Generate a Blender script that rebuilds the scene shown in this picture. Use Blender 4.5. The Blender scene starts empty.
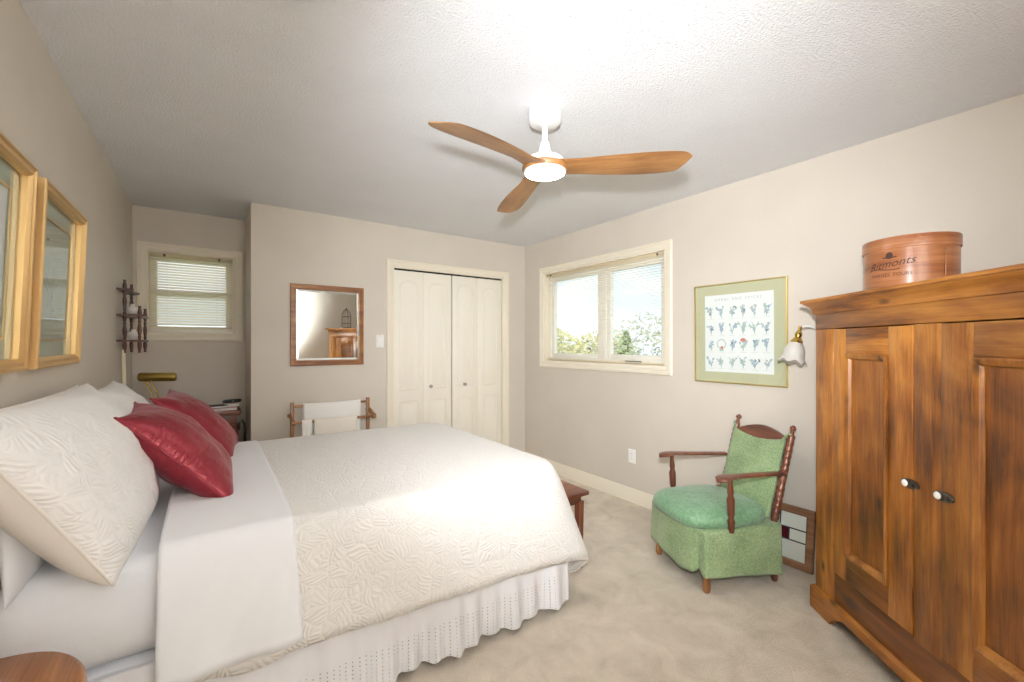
import bpy, bmesh, math, random
from mathutils import Vector, Matrix, noise as mnoise
R = math.radians
SC = bpy.context.scene
COL = SC.collection

# ------------------------------------------------------------------ camera, world, lights, exposure
cam_d = bpy.data.cameras.new('camera')
cam = bpy.data.objects.new('camera', cam_d); COL.objects.link(cam)
cam.location = (0, 0, 1.339); cam.rotation_euler = (R(90), 0, R(-35.2))
cam_d.sensor_width = 36; cam_d.lens = 428.5/1024*36; cam_d.shift_y = 3/1024; cam_d.clip_start = 0.03
SC.camera = cam
SC.view_settings.view_transform = 'Standard'; SC.view_settings.look = 'None'
SC.view_settings.exposure = 0.37; SC.view_settings.gamma = 1.0; SC.view_settings.use_curve_mapping = False
SC.cycles.use_denoising = True
SC.cycles.max_bounces = 10; SC.cycles.diffuse_bounces = 6; SC.cycles.transparent_max_bounces = 24
SC.cycles.sample_clamp_indirect = 6.0; SC.cycles.blur_glossy = 0.5

world = bpy.data.worlds.new('sky'); SC.world = world; world.use_nodes = True
wn = world.node_tree; wn.nodes.clear()
def N(nt, typ, **kw):
    n = nt.nodes.new(typ)
    for k, v in kw.items():
        if k in n.inputs.keys(): n.inputs[k].default_value = v
        else: setattr(n, k, v)
    return n
_tc = N(wn, 'ShaderNodeTexCoord'); _sx = N(wn, 'ShaderNodeSeparateXYZ')
wn.links.new(_tc.outputs['Generated'], _sx.inputs[0])
_rp = N(wn, 'ShaderNodeValToRGB'); wn.links.new(_sx.outputs['Z'], _rp.inputs[0])
_e = _rp.color_ramp.elements
_e[0].position = 0.0; _e[0].color = (0.46, 0.47, 0.48, 1); _e[1].position = 0.55; _e[1].color = (0.24, 0.33, 0.45, 1)
_m = _e.new(0.10); _m.color = (0.34, 0.39, 0.42, 1)
_mp = N(wn, 'ShaderNodeMapping'); _mp.inputs['Scale'].default_value = (2.2, 2.2, 6)
wn.links.new(_tc.outputs['Generated'], _mp.inputs[0])
_cn = N(wn, 'ShaderNodeTexNoise', Scale=1.6, Detail=5.0); wn.links.new(_mp.outputs[0], _cn.inputs['Vector'])
_cr = N(wn, 'ShaderNodeValToRGB'); wn.links.new(_cn.outputs[0], _cr.inputs[0])
_cr.color_ramp.elements[0].position = 0.42; _cr.color_ramp.elements[1].position = 0.62
_mx = N(wn, 'ShaderNodeMix', data_type='RGBA')
wn.links.new(_cr.outputs[0], _mx.inputs[0]); wn.links.new(_rp.outputs[0], _mx.inputs[6]); _mx.inputs[7].default_value = (0.46, 0.46, 0.46, 1)
_bg = N(wn, 'ShaderNodeBackground', Strength=2.4); wn.links.new(_mx.outputs[2], _bg.inputs[0])
_wo = N(wn, 'ShaderNodeOutputWorld'); wn.links.new(_bg.outputs[0], _wo.inputs[0])

def light(name, typ, loc, energy, color=(1, 1, 1), rot=(0, 0, 0), **kw):
    d = bpy.data.lights.new(name, typ); d.energy = energy; d.color = color
    for k, v in kw.items(): setattr(d, k, v)
    o = bpy.data.objects.new(name, d); o.location = loc; o.rotation_euler = rot; COL.objects.link(o); return o
light('sun', 'SUN', (-6, -6, 9), 3.0, (1, .96, .88), (R(48), 0, R(-50)), angle=R(.6))
# the photographer's flash on the camera, and an added fill spot bounced behind it
light('camera_flash', 'SPOT', (-.03, -.02, 1.57), 290, (.92, .965, 1), (R(93), 0, R(-47)), spot_size=R(90), spot_blend=1.0, shadow_soft_size=.04)
light('bounce_fill', 'SPOT', (.55, .05, 1.2), 600, (.87, .94, 1), (R(116), 0, R(180)), spot_size=R(100), spot_blend=.8, shadow_soft_size=.12)

# ------------------------------------------------------------------ mesh helpers
class MB:
    def __init__(s): s.bm = bmesh.new(); s.uv = s.bm.loops.layers.uv.new('UVMap'); s.M = Matrix.Identity(4); s.mi = 0
    def v(s, p): return s.bm.verts.new(s.M @ Vector(p))
    def f(s, vs):
        try:
            f = s.bm.faces.new(vs); f.material_index = s.mi; return f
        except ValueError: return None
    def box(s, x0, x1, y0, y1, z0, z1, bevel=0):
        ps = [(x, y, z) for x in (x0, x1) for y in (y0, y1) for z in (z0, z1)]
        vs = [s.v(p) for p in ps]
        fs = [s.f([vs[i] for i in q]) for q in ((0,1,3,2),(4,6,7,5),(0,4,5,1),(2,3,7,6),(0,2,6,4),(1,5,7,3))]
        if bevel:
            es = list({e for f in fs for e in f.edges})
            bmesh.ops.bevel(s.bm, geom=es, offset=bevel, segments=2, profile=.5, affect='EDGES', material=s.mi)
        return s
    def loops(s, rings, closed=True, cap0=False, cap1=False):
        rv = [[s.v(p) for p in r] for r in rings]
        n = len(rv[0])
        for a, b in zip(rv, rv[1:]):
            for i in range(n if closed else n-1):
                j = (i+1) % n
                s.f([a[i], a[j], b[j], b[i]])
        if cap0: s.f(rv[0][::-1])
        if cap1: s.f(rv[-1])
        return rv
    def lathe(s, prof, n=20, origin=(0,0,0), axis=(0,0,1), cap0=True, cap1=True):
        q = Vector(axis).normalized().to_track_quat('Z', 'Y').to_matrix(); o = Vector(origin)
        rings = [[o + q @ Vector((r*math.cos(t), r*math.sin(t), z)) for t in (2*math.pi*i/n for i in range(n))] for r, z in prof]
        s.loops(rings, True, cap0, cap1); return s
    def cyl(s, p0, p1, r0, r1=None, n=14):
        p0 = Vector(p0); p1 = Vector(p1); return s.lathe([(r0, 0), (r0 if r1 is None else r1, (p1-p0).length)], n, p0, p1-p0)
    def turned(s, p0, p1, prof, n=14):
        p0 = Vector(p0); d = Vector(p1)-p0; L = d.length
        return s.lathe([(r, t*L) for t, r in prof], n, p0, d)
    def tube(s, pts, r, n=10, r1=None):
        pts = [Vector(p) for p in pts]; rings = []; up = Vector((0, 0, 1))
        for i, p in enumerate(pts):
            t = (pts[min(i+1, len(pts)-1)] - pts[max(i-1, 0)]).normalized()
            if abs(t.dot(up)) > .97: up = Vector((1, 0, 0))
            a = t.cross(up).normalized(); b = t.cross(a).normalized(); up = -b if (-b).length else up
            k = i/(len(pts)-1); rr = r if r1 is None else r+(r1-r)*k
            if callable(r): rr = r(k)
            rings.append([p + rr*(math.cos(2*math.pi*j/n)*a + math.sin(2*math.pi*j/n)*b) for j in range(n)])
        s.loops(rings, True, True, True); return s
    def prism(s, poly, d, axes=('x', 'z', 'y'), base=0.0):
        ix = {'x': 0, 'y': 1, 'z': 2}
        def mk(p, w):
            q = [0, 0, 0]; q[ix[axes[0]]] = p[0]; q[ix[axes[1]]] = p[1]; q[ix[axes[2]]] = w; return q
        s.loops([[mk(p, base) for p in poly], [mk(p, base+d) for p in poly]], True, True, True); return s
    def rects(s, levels, cap0=False, cap1=False):     # levels: (x0,x1,y0,y1,z) lofted
        s.loops([[(a, c, z), (b, c, z), (b, d, z), (a, d, z)] for a, b, c, d, z in levels], True, cap0, cap1); return s
    def grid(s, fn, nu, nv, us=None, vs=None, closed_u=False):
        us = us or [i/nu for i in range(nu+1)]; vs = vs or [j/nv for j in range(nv+1)]
        g = [[s.v(fn(u, v)) for v in vs] for u in us]
        for i in range(len(us)-1):
            for j in range(len(vs)-1):
                f = s.f([g[i][j], g[i+1][j], g[i+1][j+1], g[i][j+1]])
                if f:
                    for l, (a, b) in zip(f.loops, ((i, j), (i+1, j), (i+1, j+1), (i, j+1))): l[s.uv].uv = (us[a], vs[b])
        return g
    def build(s, name, mats, parent=None, smooth=40, solid=0, subsurf=0, recalc=True, weld=0, offset=-1):
        if weld: bmesh.ops.remove_doubles(s.bm, verts=s.bm.verts, dist=weld)
        if recalc: bmesh.ops.recalc_face_normals(s.bm, faces=s.bm.faces)
        me = bpy.data.meshes.new(name); s.bm.to_mesh(me); s.bm.free()
        for m in (mats if isinstance(mats, (list, tuple)) else [mats]): me.materials.append(m)
        if smooth:
            for p in me.polygons: p.use_smooth = True
            if smooth < 180: me.set_sharp_from_angle(angle=R(smooth))
        o = bpy.data.objects.new(name, me); COL.objects.link(o)
        if parent: o.parent = parent
        if solid:
            m = o.modifiers.new('thickness', 'SOLIDIFY'); m.thickness = solid; m.offset = offset
        if subsurf:
            m = o.modifiers.new('smooth', 'SUBSURF'); m.levels = subsurf; m.render_levels = subsurf
        return o

def tag(o, label=None, cat=None, group=None, kind=None):
    if label: o['label'] = label
    if cat: o['category'] = cat
    if group: o['group'] = group
    if kind: o['kind'] = kind
    return o
def thing(name, label, cat, loc=(0, 0, 0), rz=0, group=None, mat=None):
    o = bpy.data.objects.new(name, None); COL.objects.link(o); o.empty_display_size = .05
    if mat is not None: o.matrix_world = mat
    else: o.location = loc; o.rotation_euler = (0, 0, rz)
    return tag(o, label, cat, group)
def basis(loc, ex, ey):
    ex = Vector(ex).normalized(); ey = Vector(ey); ey = (ey - ey.dot(ex)*ex).normalized(); ez = ex.cross(ey)
    m = Matrix((ex, ey, ez)).transposed().to_4x4(); m.translation = Vector(loc); return m
def fbm(p, o=3):
    return mnoise.fractal(Vector(p), 1.0, 2.0, o)

# ------------------------------------------------------------------ materials
def mat(name, base=(.8, .8, .8), rough=.5, metal=0, **kw):
    m = bpy.data.materials.new(name); m.use_nodes = True
    b = m.node_tree.nodes['Principled BSDF']
    b.inputs['Base Color'].default_value = (*base, 1); b.inputs['Roughness'].default_value = rough; b.inputs['Metallic'].default_value = metal
    for k, v in kw.items():
        b.inputs[k].default_value = v
    return m
def nt_of(m): return m.node_tree, m.node_tree.nodes['Principled BSDF']
def coords(nt, scale=(1, 1, 1), src='Object', rot=(0, 0, 0)):
    tc = N(nt, 'ShaderNodeTexCoord'); mp = N(nt, 'ShaderNodeMapping')
    mp.inputs['Scale'].default_value = scale; mp.inputs['Rotation'].default_value = rot
    nt.links.new(tc.outputs[src], mp.inputs[0]); return mp.outputs[0]
def ramp(nt, fac, stops):
    r = N(nt, 'ShaderNodeValToRGB'); nt.links.new(fac, r.inputs[0]); e = r.color_ramp.elements
    e[0].position, e[0].color = stops[0][0], (*stops[0][1], 1); e[1].position, e[1].color = stops[-1][0], (*stops[-1][1], 1)
    for p, c in stops[1:-1]:
        x = e.new(p); x.color = (*c, 1)
    return r.outputs[0]
def bump(nt, b, h, strength=.3, dist=.01):
    n = N(nt, 'ShaderNodeBump', Strength=strength, Distance=dist); nt.links.new(h, n.inputs['Height']); nt.links.new(n.outputs[0], b.inputs['Normal']); return n
def noisy(nt, vec, scale, detail=3.0, rough=.55, dist=0.0):
    n = N(nt, 'ShaderNodeTexNoise', Scale=scale, Detail=detail, Roughness=rough, Distortion=dist); nt.links.new(vec, n.inputs['Vector']); return n.outputs[0]

def paint(name, base, rough=.6, bscale=180, bstr=.08, mott=0.03):
    m = mat(name, base, rough); nt, b = nt_of(m); c = coords(nt)
    n = noisy(nt, c, 2.2, 2.0)
    lo = tuple(x*(1-mott) for x in base); hi = tuple(min(1, x*(1+mott)) for x in base)
    nt.links.new(ramp(nt, n, [(.3, lo), (.7, hi)]), b.inputs['Base Color'])
    bump(nt, b, noisy(nt, c, bscale, 2.0), bstr, .002); return m
def wood(name, dark, mid, light_, axis='x', rough=.42, sc=1.0, knots=True, coat=.15, stretch=16, vary=.0):
    m = mat(name, mid, rough); nt, b = nt_of(m)
    k = {'x': (1, stretch, stretch), 'y': (stretch, 1, stretch), 'z': (stretch, stretch, 1), 'xy': (1.5, 1.5, stretch*2)}[axis]
    c = coords(nt, tuple(a*sc for a in k)); c2 = coords(nt, tuple(max(1, a/5)*sc for a in k))
    n1 = noisy(nt, c, 1.6, 6.0, .62, .6); n2 = noisy(nt, c2, 1.3, 3.0, .5, 1.2)
    n3 = noisy(nt, coords(nt, tuple((a if a < 1.6 else a*3.2)*sc*1.6 for a in k)), 2.6, 4.0, .7)
    mz = N(nt, 'ShaderNodeMix'); mz.inputs[0].default_value = .38; nt.links.new(n1, mz.inputs[2]); nt.links.new(n3, mz.inputs[3]); n1 = mz.outputs[0]
    mx = N(nt, 'ShaderNodeMix'); mx.inputs[0].default_value = .42
    nt.links.new(n1, mx.inputs[2]); nt.links.new(n2, mx.inputs[3])
    col = ramp(nt, mx.outputs[0], [(.37, dark), (.48, mid), (.59, light_)])
    if knots:
        kk = {'x': (.45, 1, 1), 'y': (1, .45, 1), 'z': (1, 1, .45)}[axis]
        cv = coords(nt, tuple(a*5.0*sc for a in kk)); v = N(nt, 'ShaderNodeTexVoronoi', Scale=1.0); nt.links.new(cv, v.inputs['Vector'])
        kr = ramp(nt, v.outputs['Distance'], [(.05, (1, 1, 1)), (.15, (0, 0, 0))])
        mk = N(nt, 'ShaderNodeMix', data_type='RGBA'); nt.links.new(kr, mk.inputs[0]); nt.links.new(col, mk.inputs[6])
        mk.inputs[7].default_value = (*[x*.45 for x in dark], 1); col = mk.outputs[2]
    if vary:
        oi = N(nt, 'ShaderNodeObjectInfo'); mr = N(nt, 'ShaderNodeMapRange'); nt.links.new(oi.outputs['Random'], mr.inputs[0])
        mr.inputs[3].default_value = 1-vary; mr.inputs[4].default_value = 1+vary
        hs = N(nt, 'ShaderNodeHueSaturation'); nt.links.new(mr.outputs[0], hs.inputs['Value']); nt.links.new(col, hs.inputs['Color']); col = hs.outputs[0]
    nt.links.new(col, b.inputs['Base Color']); b.inputs['Coat Weight'].default_value = coat; b.inputs['Coat Roughness'].default_value = .25
    bump(nt, b, n1, .12, .002); return m
def cloth(name, base, rough=.85, weave=900, bstr=.1, wrinkle=0.0, wscale=7, sheen=.15):
    m = mat(name, base, rough); nt, b = nt_of(m); c = coords(nt)
    h = noisy(nt, c, weave, 1.0)
    if wrinkle:
        w = noisy(nt, coords(nt, (1, 1, 1)), wscale, 3.0, .5, 1.0); a = N(nt, 'ShaderNodeMath', operation='MULTIPLY_ADD')
        nt.links.new(w, a.inputs[0]); a.inputs[1].default_value = wrinkle*100; nt.links.new(h, a.inputs[2]); h = a.outputs[0]
    bump(nt, b, h, bstr, .002); b.inputs['Sheen Weight'].default_value = sheen; b.inputs['Sheen Roughness'].default_value = .5; return m

WALL = paint('greige_wall_paint', (.645, .585, .51), .55)
CEIL = paint('popcorn_ceiling', (.79, .80, .825), .9, 120, .75, .02)
_nt, _b = nt_of(CEIL)
for _n in _nt.nodes:
    if _n.type == 'BUMP': _n.inputs['Distance'].default_value = .009
TRIM = paint('cream_trim_paint', (.83, .76, .63), .4, 60, .02, .01)
DOORM = paint('cream_door_paint', (.86, .81, .71), .4, 60, .02, .01)
VINYL = mat('white_vinyl', (.86, .85, .80), .35)
WHITE = mat('white_plastic', (.88, .87, .85), .35)
DARK = mat('dark_gap', (.02, .018, .015), .8)

def carpet():
    m = mat('beige_cut_pile_carpet', (.6, .52, .43), 1.0); nt, b = nt_of(m); c = coords(nt)
    big = noisy(nt, c, 6.0, 5.0, .65, .5); fine = noisy(nt, c, 260, 2.0, .7)
    mx = N(nt, 'ShaderNodeMix'); mx.inputs[0].default_value = .5; nt.links.new(big, mx.inputs[2]); nt.links.new(fine, mx.inputs[3])
    nt.links.new(ramp(nt, mx.outputs[0], [(.36, (.60, .51, .395)), (.5, (.79, .69, .56)), (.64, (.92, .82, .69))]), b.inputs['Base Color'])
    h = N(nt, 'ShaderNodeMath', operation='ADD'); nt.links.new(fine, h.inputs[0]); nt.links.new(noisy(nt, c, 110, 2.0), h.inputs[1])
    bump(nt, b, h.outputs[0], .8, .012); b.inputs['Sheen Weight'].default_value = .2; return m
CARPET = carpet()

PINE = {a: wood('honey_pine_'+a, (.10, .029, .0045), (.30, .10, .013), (.50, .205, .034), a, .38, 1.6, True, .15, 9, .14) for a in 'xz'}
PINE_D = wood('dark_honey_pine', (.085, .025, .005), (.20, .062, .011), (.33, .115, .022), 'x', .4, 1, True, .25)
PINE_P = wood('pine_panel', (.085, .024, .004), (.24, .074, .009), (.41, .148, .022), 'z', .4, 1.6, True, .15, 7)
CEDAR = wood('reddish_cedar', (.19, .055, .018), (.33, .118, .042), (.45, .19, .08), 'xy', .28, 1.0, False, .4, 22)
MAHOG = wood('dark_red_mahogany', (.055, .014, .008), (.135, .038, .018), (.23, .075, .035), 'z', .3, 1.0, False, .4)
MAHOGX = wood('dark_red_mahogany_rail', (.055, .014, .008), (.15, .042, .02), (.25, .08, .036), 'x', .3, 1.0, False, .4)
SPOOL = wood('dark_spindle_wood', (.03, .010, .007), (.085, .026, .016), (.17, .055, .03), 'z', .35, 1, False, .3)
FANWOOD = wood('warm_walnut_blade', (.14, .056, .017), (.29, .128, .040), (.42, .21, .075), 'x', .4, 1.3, False, .2, 14)
OAK = wood('orange_oak', (.14, .045, .012), (.28, .10, .026), (.40, .165, .05), 'y', .38, 1.2, False, .3, 13)
OAKZ = wood('medium_oak', (.16, .06, .018), (.30, .125, .038), (.42, .19, .065), 'z', .4, 1.2, False, .2, 13)
WALNUTX = wood('mirror_frame_wood', (.14, .05, .016), (.28, .11, .034), (.40, .18, .06), 'x', .4, 1.2, False, .3, 16)
OLDFRAME = wood('old_sash_wood', (.12, .05, .022), (.27, .125, .06), (.40, .21, .11), 'x', .6, 1.2, False, 0)
BRASS = mat('polished_brass', (.62, .42, .10), .22, 1)
BRASSD = mat('aged_brass', (.36, .26, .07), .3, 1)
STEEL = mat('dull_steel', (.35, .34, .32), .35, 1)
PEWTER = mat('dark_pewter', (.16, .14, .12), .38, .9)
PORC = mat('white_porcelain', (.9, .88, .84), .15)
GOLD = mat('gold_leaf', (.78, .53, .24), .36, .8); _nt, _b = nt_of(GOLD)
bump(_nt, _b, noisy(_nt, coords(_nt, (1, 1, 1)), 140, 2.0), .15, .003)
GOLDY = mat('thin_brushed_gold', (.66, .53, .22), .35, .8)
MIRROR = mat('mirror_silver', (.90, .93, .90), .015, 1)
COTTON = cloth('white_cotton_sheet', (.84, .85, .88), .8, 700, .22, .006, 5)
COTTONW = cloth('rumpled_white_cotton', (.85, .86, .90), .8, 700, .5, .02, 6)
CREAMC = cloth('plain_cream_cotton', (.83, .785, .73), .85, 700, .5, .012, 9)
TOWELW = cloth('white_towel_cotton', (.86, .84, .80), .9, 400, .3)
TOWELC = cloth('cream_towel_cotton', (.80, .74, .65), .9, 400, .3)
def quilted(name, base, scale=1.0):
    # stitched leaf sprays: every cell is a leaf turned its own way, with chevron veins and a mid rib
    m = mat(name, base, .8); nt, b = nt_of(m)
    def math_(op, a, c=None, d=None):
        n = N(nt, 'ShaderNodeMath', operation=op)
        for k, x in enumerate((a, c, d)):
            if x is None: continue
            if isinstance(x, (int, float)): n.inputs[k].default_value = x
            else: nt.links.new(x, n.inputs[k])
        return n.outputs[0]
    tc = N(nt, 'ShaderNodeTexCoord'); sp = N(nt, 'ShaderNodeSeparateXYZ'); nt.links.new(tc.outputs['Object'], sp.inputs[0])
    cb = N(nt, 'ShaderNodeCombineXYZ'); nt.links.new(sp.outputs['X'], cb.inputs[0]); nt.links.new(math_('ADD', sp.outputs['Y'], sp.outputs['Z']), cb.inputs[1])
    nd = N(nt, 'ShaderNodeTexNoise', Scale=7.0*scale, Detail=1.0); nt.links.new(cb.outputs[0], nd.inputs['Vector'])
    ds = N(nt, 'ShaderNodeVectorMath', operation='MULTIPLY_ADD'); nt.links.new(nd.outputs['Color'], ds.inputs[0]); ds.inputs[1].default_value = (.085/scale, .085/scale, 0); nt.links.new(cb.outputs[0], ds.inputs[2])
    vo = N(nt, 'ShaderNodeTexVoronoi', Scale=11.0*scale); vo.voronoi_dimensions = '2D'; nt.links.new(ds.outputs[0], vo.inputs['Vector'])
    ve = N(nt, 'ShaderNodeTexVoronoi', Scale=11.0*scale); ve.voronoi_dimensions = '2D'; ve.feature = 'DISTANCE_TO_EDGE'; nt.links.new(ds.outputs[0], ve.inputs['Vector'])
    lc = N(nt, 'ShaderNodeVectorMath', operation='SUBTRACT'); nt.links.new(ds.outputs[0], lc.inputs[0]); nt.links.new(vo.outputs['Position'], lc.inputs[1])
    sc_ = N(nt, 'ShaderNodeSeparateColor'); nt.links.new(vo.outputs['Color'], sc_.inputs[0])
    vr = N(nt, 'ShaderNodeVectorRotate', rotation_type='Z_AXIS'); nt.links.new(lc.outputs[0], vr.inputs['Vector']); nt.links.new(math_('MULTIPLY', sc_.outputs[0], 6.283), vr.inputs['Angle'])
    s2 = N(nt, 'ShaderNodeSeparateXYZ'); nt.links.new(vr.outputs[0], s2.inputs[0])
    ab = math_('ABSOLUTE', s2.outputs['Y'])
    vein = math_('PINGPONG', math_('MULTIPLY', math_('SUBTRACT', s2.outputs['X'], math_('MULTIPLY', ab, .8)), 44.0*scale), .5)
    vein = math_('POWER', math_('MULTIPLY', vein, 2.0), .55)
    rib = math_('MINIMUM', math_('MULTIPLY', ab, 130.0*scale), 1.0)
    edge = math_('MINIMUM', math_('MULTIPLY', ve.outputs['Distance'], 9.0), 1.0)
    h = math_('MULTIPLY', math_('MULTIPLY', vein, rib), edge)
    bump(nt, b, h, .5, .006)
    b.inputs['Sheen Weight'].default_value = .1; return m
QUILT = quilted('cream_quilted_cotton', (.82, .80, .775), 1.2)
SHAM = quilted('pale_quilted_sham', (.86, .845, .825), 1.2)
def satin():
    m = mat('crimson_satin', (.25, .016, .028), .38); nt, b = nt_of(m); c = coords(nt, (9, 22, 9))
    bump(nt, b, noisy(nt, c, 1.0, 3.0, .5, 1.2), .35, .02)
    b.inputs['Metallic'].default_value = .35; b.inputs['Sheen Weight'].default_value = .3
    b.inputs['Sheen Tint'].default_value = (.55, .25, .32, 1); b.inputs['Sheen Roughness'].default_value = .35; return m
SATIN = satin()
def green(name, dk, lt, sc=120):
    m = mat(name, lt, .75); nt, b = nt_of(m); c = coords(nt)
    n = noisy(nt, c, sc, 3.0, .7); n2 = noisy(nt, c, 7, 3.0)
    mx = N(nt, 'ShaderNodeMix'); mx.inputs[0].default_value = .35; nt.links.new(n, mx.inputs[2]); nt.links.new(n2, mx.inputs[3])
    nt.links.new(ramp(nt, mx.outputs[0], [(.35, dk), (.65, lt)]), b.inputs['Base Color']); bump(nt, b, n, .4, .004)
    b.inputs['Sheen Weight'].default_value = .25; return m
GREEN = green('green_brocade', (.14, .23, .10), (.38, .49, .26))
GREENS = green('green_satin_cushion', (.10, .225, .12), (.23, .41, .24), 60); _nt, _b = nt_of(GREENS); _b.inputs['Roughness'].default_value = .5
def eyelet():
    m = mat('white_eyelet_cotton', (.86, .865, .90), .8); nt, b = nt_of(m)
    tc = N(nt, 'ShaderNodeTexCoord'); s = N(nt, 'ShaderNodeSeparateXYZ'); nt.links.new(tc.outputs['UV'], s.inputs[0])
    def cell(out, size, off=0.0):
        a = N(nt, 'ShaderNodeMath', operation='MULTIPLY_ADD'); nt.links.new(out, a.inputs[0]); a.inputs[1].default_value = 1/size; a.inputs[2].default_value = off
        f = N(nt, 'ShaderNodeMath', operation='FRACT'); nt.links.new(a.outputs[0], f.inputs[0])
        q = N(nt, 'ShaderNodeMath', operation='SUBTRACT'); nt.links.new(f.outputs[0], q.inputs[0]); q.inputs[1].default_value = .5
        w = N(nt, 'ShaderNodeMath', operation='MULTIPLY'); nt.links.new(q.outputs[0], w.inputs[0]); w.inputs[1].default_value = size; return w.outputs[0]
    du = cell(s.outputs['X'], .022); dv = cell(s.outputs['Y'], .015)
    cv = N(nt, 'ShaderNodeCombineXYZ'); nt.links.new(du, cv.inputs[0]); nt.links.new(dv, cv.inputs[1])
    ln = N(nt, 'ShaderNodeVectorMath', operation='LENGTH'); nt.links.new(cv.outputs[0], ln.inputs[0])
    hole = N(nt, 'ShaderNodeMath', operation='LESS_THAN'); nt.links.new(ln.outputs['Value'], hole.inputs[0]); hole.inputs[1].default_value = .0022
    lo = N(nt, 'ShaderNodeMath', operation='LESS_THAN'); nt.links.new(s.outputs['Y'], lo.inputs[0]); lo.inputs[1].default_value = .17
    mm = N(nt, 'ShaderNodeMath', operation='MULTIPLY'); nt.links.new(hole.outputs[0], mm.inputs[0]); nt.links.new(lo.outputs[0], mm.inputs[1])
    iv = N(nt, 'ShaderNodeMath', operation='SUBTRACT'); iv.inputs[0].default_value = 1; nt.links.new(mm.outputs[0], iv.inputs[1])
    nt.links.new(iv.outputs[0], b.inputs['Alpha']); return m
EYELET = eyelet()
def glass(name, tint=(1, 1, 1), rough=0.0, refl=.5):
    m = bpy.data.materials.new(name); m.use_nodes = True; nt = m.node_tree; nt.nodes.clear()
    t = N(nt, 'ShaderNodeBsdfTransparent'); t.inputs[0].default_value = (*tint, 1); g = N(nt, 'ShaderNodeBsdfGlossy', Roughness=rough)
    lw = N(nt, 'ShaderNodeLayerWeight', Blend=.5); pw = N(nt, 'ShaderNodeMath', operation='POWER'); nt.links.new(lw.outputs['Facing'], pw.inputs[0]); pw.inputs[1].default_value = 5.0
    fr = N(nt, 'ShaderNodeMath', operation='MULTIPLY_ADD'); nt.links.new(pw.outputs[0], fr.inputs[0]); fr.inputs[1].default_value = .93; fr.inputs[2].default_value = .05; mx = N(nt, 'ShaderNodeMixShader'); o = N(nt, 'ShaderNodeOutputMaterial')
    nt.links.new(fr.outputs[0], mx.inputs[0]); nt.links.new(t.outputs[0], mx.inputs[1]); nt.links.new(g.outputs[0], mx.inputs[2]); nt.links.new(mx.outputs[0], o.inputs[0]); return m
GLASS = glass('clear_pane', (.98, 1, .99))
def emit(name, col, st):
    m = mat(name, col, .5); b = m.node_tree.nodes['Principled BSDF']; b.inputs['Emission Color'].default_value = (*col, 1); b.inputs['Emission Strength'].default_value = st; return m
LEDM = emit('lit_opal_diffuser', (1, .975, .95), 55.0)
BLIND = mat('cream_blind_slat', (.88, .82, .69), .5); _nt, _b = nt_of(BLIND)
_tr = N(_nt, 'ShaderNodeBsdfTranslucent'); _tr.inputs[0].default_value = (1, .93, .78, 1); _ms = N(_nt, 'ShaderNodeMixShader'); _ms.inputs[0].default_value = .62
_o = [n for n in _nt.nodes if n.type == 'OUTPUT_MATERIAL'][0]; _nt.links.new(_b.outputs[0], _ms.inputs[1]); _nt.links.new(_tr.outputs[0], _ms.inputs[2]); _nt.links.new(_ms.outputs[0], _o.inputs[0])
PAPER = mat('white_art_paper', (.80, .81, .81), .7)
MATGR = mat('sage_mat_board', (.52, .51, .345), .8)
MATSG = mat('grey_green_mat_board', (.40, .44, .36), .8)
INK = [mat('ink_slate', (.33, .43, .52), .8), mat('ink_sage', (.40, .52, .48), .8), mat('ink_grey', (.45, .47, .50), .8), mat('ink_rose', (.62, .20, .18), .8), mat('ink_dark', (.18, .22, .26), .8), mat('ink_pale', (.66, .67, .63), .8)]
STAMP = mat('dark_brown_stamp_ink', (.06, .022, .012), .6)

# ------------------------------------------------------------------ the room
XL, XR, YB, YA, YF, XA, H = -.50, 2.925, 3.889, 4.50, -.95, .262, 2.44
def structure(o): o['kind'] = 'structure'; return o
def slab(mb, axis, p0, p1, a0, a1, z0, z1, hole=None):
    def bx(u0, u1, w0, w1):
        if u1-u0 < 1e-4 or w1-w0 < 1e-4: return
        if axis == 'x': mb.box(p0, p1, u0, u1, w0, w1)
        else: mb.box(u0, u1, p0, p1, w0, w1)
    if not hole: bx(a0, a1, z0, z1)
    else:
        h0, h1, k0, k1 = hole
        bx(a0, h0, z0, z1); bx(h1, a1, z0, z1); bx(h0, h1, z0, k0); bx(h0, h1, k1, z1)
WR = (2.055, 3.553, 1.155, 2.09)      # window hole, right wall (y0,y1,z0,z1)
WA = (-.415, .178, 1.425, 2.095)      # alcove window hole (x0,x1,z0,z1)
DB = (1.39, 2.63, 0, 2.062)           # closet opening in the back wall
m = MB(); slab(m, 'x', XL-.12, XL, YF-.12, YA+.14, 0, H); structure(m.build('wall_left', WALL, smooth=0))
m = MB(); slab(m, 'x', XR, XR+.14, YF-.12, YB+.7, 0, H, WR); structure(m.build('wall_right', WALL, smooth=0))
m = MB(); slab(m, 'y', YB, YB+.09, XA, XR, 0, H, DB); m.box(XA, XA+.09, YB+.0901, YA-.0001, .0001, H-.0001); structure(m.build('wall_back', WALL, smooth=0, weld=0))
m = MB(); slab(m, 'y', YA, YA+.14, XL-.12, XR+.14, 0, H, WA); structure(m.build('wall_alcove', WALL, smooth=0))
m = MB(); slab(m, 'y', YF-.12, YF, XL-.12, XR+.14, 0, H); structure(m.build('wall_front', WALL, smooth=0))
m = MB(); m.box(XL-.12, XR+.14, YF-.12, YA+.14, -.1, 0); structure(m.build('floor', CARPET, smooth=0))
m = MB(); m.box(XL-.12, XR+.14, YF-.12, YA+.14, H, H+.12); structure(m.build('ceiling', CEIL, smooth=0))
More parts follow.
